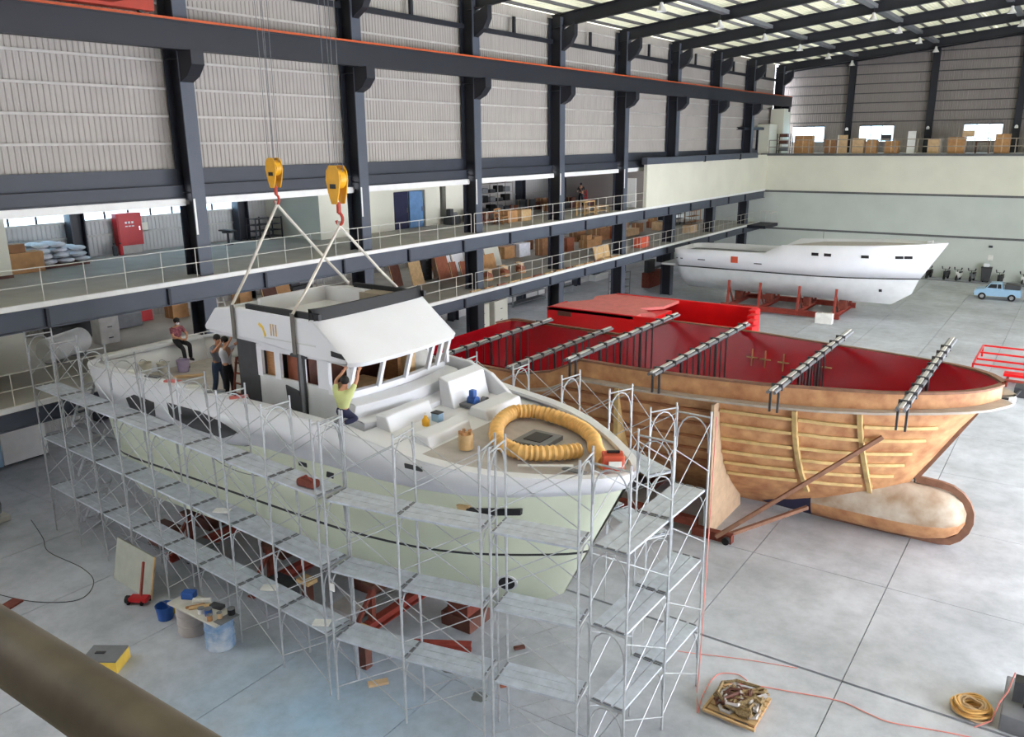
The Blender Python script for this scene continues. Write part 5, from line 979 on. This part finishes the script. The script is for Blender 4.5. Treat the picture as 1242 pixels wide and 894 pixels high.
# ------------------------------------------------------------------ goods on the mezzanines
def goods(name, label, cat, x, y0, y1, z0, z1, mat, dep=.6, group=None, kind='carton'):
    t = thing(name, label, cat, (x-dep/2, (y0+y1)/2, z0), group=group)
    if kind == 'carton':
        MB().box(x-dep, x, y0, y1, z0, z1).build('body', mat, t, bevel=.015)
        MB().box(x-dep*.55, x-dep*.45, y0-.003, y1+.003, z0+.05, z1+.004).build('tape', 'card_pale', t)
    elif kind == 'panel':
        h = z1-z0; m = MB(); d = .28*h; m.hexa([(x-.04, y0, z0), (x, y0, z0), (x, y1, z0), (x-.04, y1, z0), (x-.04-d, y0, z1), (x-d, y0, z1), (x-d, y1, z1), (x-.04-d, y1, z1)]); m.build('sheet', mat, t)
        MB().bar((x+.01, y0+.03, z0), (x+.01-d, y0+.03, z1), .05, .03).build('edge', 'wood_light', t)
        MB().bar((x-.05, y0+.5*(y1-y0), z0), (x-.2-d, y0+.5*(y1-y0), z1), .05, .05).build('back_batten', 'wood', t)
    elif kind == 'rack':
        for yy in (y0, (y0+y1)/2, y1):
            for xx in (x-dep, x): MB().box(xx-.03, xx+.03, yy-.03, yy+.03, z0, z1).build('upright', mat, t)
        n = 4
        for i in range(n):
            z = z0+.15+(z1-z0-.2)*i/(n-1); MB().box(x-dep, x, y0, y1, z-.03, z).build('shelf', mat, t)
    elif kind == 'chair':
        for xx in (x-dep, x-.05):
            for yy in (y0, y1-.05): MB().box(xx, xx+.05, yy, yy+.05, z0, z0+.45).build('leg', mat, t)
        MB().box(x-dep, x, y0, y1, z0+.45, z0+.5).build('seat', mat, t)
        for yy in (y0, y1-.05): MB().box(x-dep, x-dep+.05, yy, yy+.05, z0+.5, z1).build('back_post', mat, t)
        for k in range(2): MB().box(x-dep, x-dep+.04, y0, y1, z0+.65+.25*k, z0+.73+.25*k).build('back_slat', mat, t)
    elif kind == 'table':
        for xx in (x-dep, x-.06):
            for yy in (y0, y1-.06): MB().box(xx, xx+.06, yy, yy+.06, z0, z1-.05).build('leg', mat, t)
        MB().box(x-dep, x, y0, y1, z1-.05, z1).build('top', mat, t); MB().box(x-dep, x, y0, y1, z0+.2, z0+.23).build('lower_shelf', mat, t)
    elif kind == 'machine':
        MB().box(x-dep, x, y0, y1, z0, z0+(z1-z0)*.55).build('base', mat, t, bevel=.04); ym = (y0+y1)/2
        MB().box(x-dep*.8, x-dep*.3, y0+.1, ym, z0+(z1-z0)*.55, z1).build('head', 'dark_grey', t, bevel=.04); MB().cyl((x-dep*.5, ym, z0+(z1-z0)*.65), (x-dep*.5, y1, z0+(z1-z0)*.65), .12, n=10).build('arm', 'mid_grey', t)
    elif kind == 'cabinet':
        MB().box(x-dep, x, y0, y1, z0, z1).build('body', mat, t, bevel=.015)
        n = 3
        for i in range(n):
            za = z0+.05+(z1-z0-.1)*i/n; d = MB().box(x, x+.02, y0+.04, y1-.04, za+.02, za+(z1-z0-.1)/n-.02).build('drawer', mat, t, bevel=.005); MB().box(x+.02, x+.05, (y0+y1)/2-.1, (y0+y1)/2+.1, za+.2, za+.24).build('handle', 'dark_grey', d)
    return t
Z2, Z3, Z4 = 4.6, 7.93, 11.6
# middle mezzanine: panels leaning behind the yacht roof
for n, lab, cat, x, a, b, h, m, k in (
    ('board_stack', 'dark brown wood panels leaning on the middle mezzanine beside a light panel', 'panel', -34.1, 37.1, 38.0, 1.55, 'wood_dark', 'panel'), ('wood_board', 'tall light wood panel leaning on the middle mezzanine', 'panel', -33.3, 38.0, 39.1, 1.7, 'wood_light', 'panel'),
    ('dark_cabinet', 'black cabinet behind the leaning panels of the middle mezzanine', 'cabinet', -34.15, 39.85, 40.8, 1.6, 'black', 'cabinet'), ('white_board', 'narrow white board next to the black cabinet', 'panel', -34.0, 40.85, 41.5, 1.6, 'white_paint', 'panel'),
    ('red_board', 'reddish wood panel leaning on the middle mezzanine', 'panel', -33.2, 40.4, 41.6, 1.75, 'wood_red', 'panel'), ('white_sheet', 'large white sheet behind the reddish cutouts', 'panel', -34.6, 42.2, 43.6, 1.75, 'white_paint', 'panel'),
    ('red_cutout', 'small reddish cutout in front of the white sheets', 'panel', -33.4, 41.9, 42.6, .95, 'wood_red', 'panel'), ('white_sheet', 'second white sheet left of the dark column', 'panel', -34.6, 43.7, 45.0, 1.75, 'white_paint', 'panel'),
    ('red_cutout', 'reddish cutout next to the second dark column', 'panel', -33.2, 42.7, 43.6, .9, 'wood_red', 'panel'), ('tan_cutout', 'tan curved-edge panel leaning past the second column', 'panel', -33.0, 44.8, 46.4, 1.1, 'card', 'panel'),
    ('cream_board', 'cream panel with tan edge leaning past the second column', 'panel', -34.0, 46.6, 48.4, 1.55, 'cream', 'panel'), ('tan_carton', 'wide tan carton on the middle mezzanine beside a white box', 'box', -35.4, 50.75, 52.1, .9, 'card', 'carton'), ('white_carton', 'white carton on the middle mezzanine', 'box', -35.05, 52.2, 53.7, 1.0, 'sack', 'carton'), ('brown_crate', 'dark brown crate right of the white carton', 'box', -34.0, 53.8, 55.6, 1.3, 'card_dark', 'carton'),
    ('pale_timber', 'pale angled board stack at the middle mezzanine railing', 'panel', -29.4, 53.8, 56.2, .9, 'wood_light', 'panel'), ('orange_box', 'bright orange box by the middle mezzanine railing', 'box', -29.6, 61.8, 63.2, .85, 'orange_red', 'carton'), ('pale_box', 'low pale box on the far middle mezzanine', 'box', -34.4, 68.9, 71.3, .6, 'card_pale', 'carton'),
    ('dark_rack', 'dark shelving on the far middle mezzanine', 'shelf', -34.9, 80.8, 83.0, 1.6, 'dark_grey', 'rack'), ('wood_rack', 'brown shelving at the far end of the middle mezzanine', 'shelf', -34.2, 83.2, 85.6, 1.9, 'wood', 'rack'),
    ('grey_cabinet', 'tall grey drawer cabinet near the stern on the middle mezzanine', 'cabinet', -34.9, 19.1, 20.0, 1.55, 'girt', 'cabinet'), ('green_machine', 'dark green workshop machine on the middle mezzanine', 'machine', -36.9, 18.0, 20.4, 1.3, 'dark_grey', 'machine'), ('workshop_machine', 'grey workshop machine with red guard on the middle mezzanine', 'machine', -37.3, 21.0, 22.6, 1.2, 'mid_grey', 'machine'), ('red_case', 'red case on the middle mezzanine behind the stern', 'case', -38.0, 22.9, 23.6, 1.0, 'fire_red', 'carton'), ('yellow_carton', 'yellowish carton on the middle mezzanine behind the seated worker', 'box', -37.2, 24.2, 25.1, 1.1, 'card', 'carton'),
    ('large_carton', 'large tilted tan carton behind the flybridge', 'box', -36.3, 27.6, 28.4, 1.3, 'card', 'carton'), ('framed_board', 'brown panel with pale square leaning behind the flybridge', 'panel', -35.4, 28.5, 29.5, 1.3, 'wood_dark', 'panel'), ('tan_board', 'tan panel leaning right of the framed panel', 'panel', -36.1, 30.0, 31.0, 1.3, 'card', 'panel'), ('dark_machine', 'dark machine right of the leaning tan panel', 'machine', -36.3, 31.2, 32.7, 1.2, 'dark_grey', 'machine'), ('pale_bench', 'long pale bench behind the flybridge', 'table', -37.2, 34.4, 37.0, 1.0, 'girt', 'table')):
    goods(n, lab, cat, x, a, b, Z2, Z2+h, m, .7, kind=k)
rnd = random.Random(21)
spots = [(-35.2, 57.4), (-36.3, 63), (-33.6, 56.8), (-37.1, 67.5), (-33.6, 61.2), (-35.2, 72.9), (-35.6, 77), (-30.6, 74.3), (-36.5, 60.3), (-35, 64.8), (-36.8, 71), (-34.2, 75.2), (-33.2, 59.3), (-36.9, 55.2), (-34.8, 66.6), (-37.6, 74.6)]
for i, (x, y) in enumerate(spots):
    w_ = .9+rnd.random()*.9; h = .6+rnd.random()*.6; m = ['card', 'card_dark', 'wood_red', 'card_pale'][i % 4]
    goods('cardboard_box', '%s cardboard box on the far middle mezzanine, %s from the near end of the heap' % ({'card': 'tan', 'card_dark': 'brown', 'wood_red': 'reddish', 'card_pale': 'pale'}[m], ORD[sorted(spots, key=lambda q: q[1]).index((x, y))]), 'box', x, y, y+w_, Z2, Z2+h, m, .8, 'cardboard boxes on the far middle mezzanine')
    if i % 3 == 0: goods('cardboard_box', 'small tan carton stacked on the %s box of the middle mezzanine heap' % ORD[sorted(spots, key=lambda q: q[1]).index((x, y))], 'box', x-.1, y+.1, y+w_*.7, Z2+h, Z2+h+.4, 'card', .6, 'cardboard boxes on the far middle mezzanine')
for i in range(14):
    y = 38.5+i*1.35; o = MB().cbox((-28.98, y, Z2+.052), (.15, .7+.5*rnd.random(), .1), (0, 0, rnd.random()*.1-.05)).build('timber_offcut', ['wood_light', 'card', 'wood_red'][i % 3]); tag(o, '%s timber offcut behind the middle mezzanine railing, %s from the yacht roof' % (['light', 'tan', 'reddish'][i % 3], ORD[i]), 'timber', 'timber offcuts behind the middle railing')
# horizontal white tank and folded frame on the middle mezzanine
t = thing('white_tank', 'long white cylindrical tank lying on the middle mezzanine behind the stern', 'tank', (-34, 17.6, Z2)); MB().tube([(-33.2, 15.8, Z2+.62), (-33.25, 15.95, Z2+.62), (-34.2, 17.85, Z2+.62), (-34.27, 18.0, Z2+.62)], [.35, .5, .5, .35], 18).build('vessel', 'white_paint', t, True)
for u in (.2, .8): x, y = -33.25-.95*u, 15.95+1.9*u; MB().cbox((x, y, Z2+.1), (.9, .15, .2), (0, 0, .45)).build('saddle', 'mid_grey', t)
t = thing('spare_scaffold', 'spare white scaffold frame leaning behind the seated worker', 'frame', (-31, 22.5, Z2))
for y in (21.9, 22.7): MB().cyl((-30.6, y, Z2), (-31.0, y, Z2+1.9), .03, n=6).build('post', 'rail', t)
for u in (.35, .62, .92): MB().cyl((-30.6-.4*u, 21.9, Z2+1.9*u), (-30.6-.4*u, 22.7, Z2+1.9*u), .025, n=6).build('crossbar', 'rail', t)
t = thing('white_drum', 'pale round drum on the middle mezzanine right of the yellowish carton', 'drum', (-35.8, 25.4, Z2)); MB().lathe([(.4, 0), (.42, .05), (.4, .5), (.42, .55), (.4, 1.0), (.36, 1.02)], (-35.8, 25.4, Z2), 16).build('shell', 'girt', t, True); MB().lathe([(.37, 1.02), (.37, 1.05)], (-35.8, 25.4, Z2), 16).build('lid', 'mid_grey', t)
wd = struct('window_8', 'bluish window low in the back wall of the middle mezzanine'); MB().box(BX+.02, BX+.1, 18.2, 20.8, 6.0, 7.0).build('window_frame', 'steel_dark', wd)
M('sky_paint', (120, 205, 225), .2);  # opaque blue panes, the sky light behind them painted into the colour
for k in range(3): MB().box(BX+.1, BX+.12, 18.25+.86*k, 19.05+.86*k, 6.08, 6.95).build('pane', 'sky_paint', wd)
# upper mezzanine
for n, lab, cat, x, a, b, h, m, k in (
    ('dark_machine', 'dark machine beside the cream room wall on the upper mezzanine', 'machine', -33.5, 42.2, 43.1, 1.0, 'dark_grey', 'machine'), ('black_sofa', 'black padded machine in front of the cream room wall', 'machine', -33.6, 44.3, 45.8, .8, 'black', 'machine'), ('tall_wood_chair', 'tall yellow wood chair frame by the cream wall', 'chair', -33.8, 46.0, 46.7, 1.5, 'wood_light', 'chair'), ('low_brown_box', 'low brown box before the black machine', 'box', -32.8, 43.4, 44.6, .5, 'wood_red', 'carton'),
    ('goods_rack', 'open metal rack filled with dark parts on the upper mezzanine', 'rack', -36.5, 49.5, 53.5, 2.2, 'siding', 'rack'), ('tan_crate', 'tan crate by the upper railing, nearer of two', 'box', -31.3, 45.3, 46.4, .75, 'card', 'carton'), ('tan_crate', 'tan crate by the upper railing, farther of two', 'box', -31.0, 46.5, 47.6, .75, 'wood_light', 'carton'), ('brown_desk', 'brown desk beside the tan crates', 'table', -31.9, 43.6, 45.0, .7, 'wood_red', 'table'), ('wood_stool', 'tan wooden chair beside the tan crates', 'chair', -30.9, 44.1, 44.8, .95, 'wood', 'chair'),
    ('wood_bench', 'light wooden bench frame at the upper railing', 'bench', -29.3, 51.9, 53.4, 1.0, 'wood_light', 'table'), ('wood_trestle', 'low light wooden trestle at the upper railing', 'bench', -29.3, 53.6, 55.4, .55, 'wood_light', 'table'), ('red_chair', 'dark red swivel chair by the cream enclosure', 'chair', -33.3, 59.85, 60.45, 1.3, 'fire_red', 'chair')):
    goods(n, lab, cat, x, a, b, Z3, Z3+h, m, .7, kind=k)
for i in range(12):
    s, c = i // 4, i % 4; y = 49.75+.95*c; z = Z3+.15+.67*s; o = MB().box(-37.05, -36.6, y, y+.7, z+.002, z+.25+.12*((i*5) % 3)).build('part_bin', ['dark_grey', 'black', 'mid_grey'][i % 3], bevel=.03); tag(o, 'dark part bin on the %s shelf of the metal rack, %s from its near end' % (['lowest', 'second', 'third'][s], ORD[c]), 'bin', 'part bins on the metal rack')
for i in range(18):
    x = -36.9+1.5*(i % 3); y = 54.3+.9*(i // 3); goods('stored_part', '%s part in the upper mezzanine clutter, %s in the %s row from the railing' % (['reddish', 'dark', 'brown', 'grey', 'dark brown'][i % 5], ORD[i // 3], ORD[2-i % 3]), 'part', x, y, y+.45+rnd.random()*.35, Z3, Z3+.3+rnd.random()*.55, ['wood_red', 'dark_grey', 'card_dark', 'mid_grey', 'wood_dark'][i % 5], .5, 'stored parts on the upper mezzanine')
# fire cabinet, sacks and boxes at the near end
t = thing('fire_cabinet', 'bright red fire hose cabinet at the back of the upper mezzanine', 'cabinet', (-38.5, 23.4, Z3)); MB().box(-38.85, -38.45, 22.6, 23.9, Z3+.4, Z3+1.95).build('body', 'fire_red', t, bevel=.02); d = MB().box(-38.45, -38.42, 22.66, 23.84, Z3+.46, Z3+1.89).build('door', 'fire_red', t, bevel=.01); MB().box(-38.42, -38.4, 23.7, 23.76, Z3+1.1, Z3+1.3).build('handle', 'chrome', d)
for k in range(3): MB().box(-38.418, -38.41, 23.0+.17*k, 23.1+.17*k, Z3+1.45, Z3+1.55).build('letter_mark', 'white_paint', d); MB().box(-38.418, -38.41, 23.0+.17*k, 23.12+.17*k, Z3+1.3, Z3+1.35).build('letter_mark', 'white_paint', d)
MB().box(-38.8, -38.5, 22.7, 23.8, Z3, Z3+.4).build('stand', 'girt', t)
o = MB().box(-38.94, -38.9, 24.05, 24.5, Z3+.95, Z3+1.4).build('notice_board', 'cream', bevel=.01); tag(o, 'small cream board on the wall right of the red cabinet', 'board'); 
for i, (x, y) in enumerate(((-38.3, 22.25), (-38.3, 22.55))):
    t = thing('fire_extinguisher', ['fire extinguisher left of the red cabinet', 'fire extinguisher touching the red cabinet stand'][i], 'extinguisher', (x, y, Z3)); MB().lathe([(.1, 0), (.11, .05), (.11, .42), (.05, .5), (.03, .54)], (x, y, Z3), 10).build('cylinder', 'fire_red' if i else 'dark_grey', t, True); MB().cbox((x, y, Z3+.57), (.12, .05, .06)).build('valve', 'black', t)
rnd = random.Random(5)
for lay in range(4):
    for a in range(3):
        for b in range(2):
            if lay == 3 and a == 2: continue
            x = -37.05-.72*b+rnd.uniform(-.05, .05); y = 18.4+.75*a+rnd.uniform(-.06, .06)-.08*lay; z = Z3+.13+.24*lay
            o = MB().ball((x, y, z+.12), (.35, .36, .12), 12, 6).build('cement_sack', 'sack', None, True); tag(o, 'plump white sack in the %s layer of the stack, %s %s' % (['bottom', 'second', 'third', 'top'][lay], ['front', 'back'][b], ['near the cartons', 'in the middle', 'at the far end'][a]), 'sack', 'white sacks on the upper mezzanine')
t = thing('sack_pallet', 'wooden pallet under the white sacks', 'pallet', (-37.4, 19.1, Z3)); 
for k in range(5): MB().box(-38.1, -36.7, 18.0+.46*k, 18.3+.46*k, Z3+.08, Z3+.12).build('slat', 'wood_dark', t)
for x in (-38, -37.4, -36.8): MB().box(x-.05, x+.05, 18.0, 20.1, Z3, Z3+.08).build('bearer', 'wood_dark', t)
goods('orange_carton', 'large orange-tan carton in front of the cream partition', 'box', -36.3, 16.5, 17.9, Z3, Z3+.85, 'card', .8); goods('orange_carton', 'smaller tan carton stacked on the large one', 'box', -36.5, 16.6, 17.3, Z3+.86, Z3+1.2, 'card_dark', .6)
goods('steel_rack', 'dark low rack of scrap beside the second column on the upper mezzanine', 'rack', -37.5, 33.0-3.0, 31.8, Z3, Z3+1.2, 'dark_grey', .8, kind='rack'); t = thing('small_stool', 'small dark pedestal stool on the upper mezzanine', 'stool', (-37.3, 28.0, Z3)); MB().lathe([(.25, 0), (.25, .05), (.06, .08), (.06, .6), (.3, .62), (.3, .7)], (-37.3, 28.0, Z3), 12).build('pedestal', 'dark_grey', t, True); MB().box(-37.8, -36.8, 27.8, 28.2, Z3+.7, Z3+.78).build('top', 'black', t)
# ground floor under the mezzanine
t = thing('storage_cabin', 'white cabin box with dark handle under the middle mezzanine', 'cabin', (-36.9, 15.6, 0)); MB().box(-38.5, -36.15, 14.9, 16.75, .08, 2.6).build('body', 'white_paint', t, bevel=.03); MB().box(-36.15, -36.1, 15.25, 15.4, 1.6, 2.1).build('handle', 'dark_grey', t); MB().box(-38.5, -36.1, 13.6, 14.85, .08, 2.4).build('side_cabinet', 'blue_light', t, bevel=.02); MB().box(-38.4, -36.3, 13.7, 16.6, 0, .08).build('base', 'dark_grey', t)
for n, lab, cat, x, a, b, h, m, k in (('scrap_pile_machine', 'grey machine on the ground floor behind the columns', 'machine', -37.4, 62, 64.5, 1.0, 'mid_grey', 'machine'), ('white_machine', 'white machine on the ground floor behind the columns', 'machine', -38.2, 70, 72.6, 1.1, 'white_paint', 'machine'), ('ground_rack', 'metal rack on the ground floor beside the far hull stern', 'rack', -32.3, 63.0, 65.4, 2.1, 'mid_grey', 'rack'), ('rust_machine', 'rusty tall machine on the ground floor beside the far hull stern', 'machine', -32.2, 69.2, 72.4, 2.5, 'rust', 'machine'), ('cream_locker', 'tall cream locker on the ground floor behind the red mould', 'cabinet', -33.0, 44.0, 45.4, 2.4, 'cream', 'cabinet'), ('cream_locker', 'second cream locker on the ground floor next to the column', 'cabinet', -33.0, 46.0, 47.6, 2.4, 'cream', 'cabinet'), ('grey_bench', 'long grey bench on the ground floor behind the columns', 'table', -37.6, 55, 60, .9, 'mid_grey', 'table')):
    goods(n, lab, cat, x, a, b, 0, h, m, .8, kind=k)
# far gallery goods
for i, (a, b, z1, m, k, lab) in enumerate(((-28.3, -26.9, 13.6, 'dark_grey', 'rack', 'dark rack in the left corner of the far gallery'), (-26.5, -24.7, 13.4, 'card', 'carton', 'brown carton under the first gable window'), (-23.4, -22.3, 13.0, 'card_dark', 'carton', 'dark brown carton left of the first gable post'), (-22.1, -21.2, 13.4, 'card_pale', 'panel', 'pale upright panel at the first gable post'), (-20.7, -19.6, 13.1, 'card_pale', 'carton', 'pale carton under the second gable window'), (-19.35, -18.4, 12.9, 'card', 'carton', 'brown carton under the second gable window'), (-17.6, -16.4, 12.8, 'card', 'carton', 'wide brown carton carrying a dark board'), (-15.55, -14.9, 13.7, 'white_paint', 'panel', 'white door frame left of the second gable post'), (-13.75, -12.8, 12.95, 'card_pale', 'carton', 'light carton right of the second gable post'), (-12.0, -10.55, 13.1, 'card', 'carton', 'large tan carton under the third gable window'), (-9.7, -8.5, 12.7, 'wood_dark', 'table', 'dark table under the third gable window'), (-8.1, -6.9, 13.35, 'card', 'carton', 'tall tan carton at the third gable post'), (-5.5, -4.0, 13.1, 'card_dark', 'carton', 'dark tan carton beyond the third gable post'))):
    t = thing('gallery_goods', lab, 'box', ((a+b)/2, 91.6, Z4))
    if k == 'carton': MB().box(a, b, 91.2, 92.2, Z4, z1).build('body', m, t, bevel=.02); MB().box((a+b)/2-.05, (a+b)/2+.05, 91.19, 92.21, Z4+.1, z1+.005).build('tape', 'card_pale', t); t.name = 'cardboard_carton'
    elif k == 'rack':
        for x in (a, b): 
            for y in (91.2, 92): MB().box(x-.04, x+.04, y-.04, y+.04, Z4, z1).build('upright', m, t)
        for z in (.3, 1.0, 1.7): MB().box(a, b, 91.2, 92, Z4+z-.04, Z4+z).build('shelf', m, t); MB().box(a+.2, b-.4, 91.3, 91.9, Z4+z, Z4+z+.3).build('stored_box', 'mid_grey' if z < .5 else 'wood_dark', t)
        t.name = 'storage_rack'; t['category'] = 'rack'
    elif k == 'panel':
        MB().box(a, b, 91.3, 91.36, Z4, z1).build('sheet', m, t); MB().box(a-.05, a+.03, 91.25, 91.4, Z4, z1).build('edge', 'white_paint', t); MB().bar(((a+b)/2, 91.35, z1-.3), ((a+b)/2, 91.9, Z4), .06).build('prop', 'wood', t); t.name = 'upright_board'; t['category'] = 'panel'
    else:
        MB().box(a, b, 91.2, 92, z1-.08, z1).build('top', m, t); t.name = 'dark_table'; t['category'] = 'table'
        for x in (a+.05, b-.05):
            for y in (91.25, 91.95): MB().box(x-.04, x+.04, y-.04, y+.04, Z4, z1-.08).build('leg', m, t)
o = MB().box(-18.1, -17.2, 91.4, 91.9, 12.806, 13.4).build('dark_board', 'dark_grey', bevel=.02); tag(o, 'dark square board resting on the wide brown carton', 'board')
o = MB().box(-10.9, -9.9, 91.4, 91.7, 13.106, 13.7).build('pale_board', 'card_pale', bevel=.02); tag(o, 'pale square board resting on the large tan carton', 'board')

# low heaps of sawn wood behind the middle railing
rnd = random.Random(33)
for i in range(12):
    y = 40.2+.62*i; x = -30.6-.5*(i % 3); h = .25+.15*((i*7) % 3)
    t = thing('sawn_wood_bundle', '%s bundle of sawn wood on the middle mezzanine, %s from the yacht roof' % (['tan', 'reddish', 'pale'][i % 3], ORD[i]), 'timber', (x, y, Z2), group='sawn wood bundles on the middle mezzanine')
    for k in range(3): MB().cbox((x+.13*(k-1), y, Z2+h/2), (.11, .5, h*(1-.15*k)), (0, 0, .0)).build('stick', ['card', 'wood_red', 'card_pale'][i % 3], t)
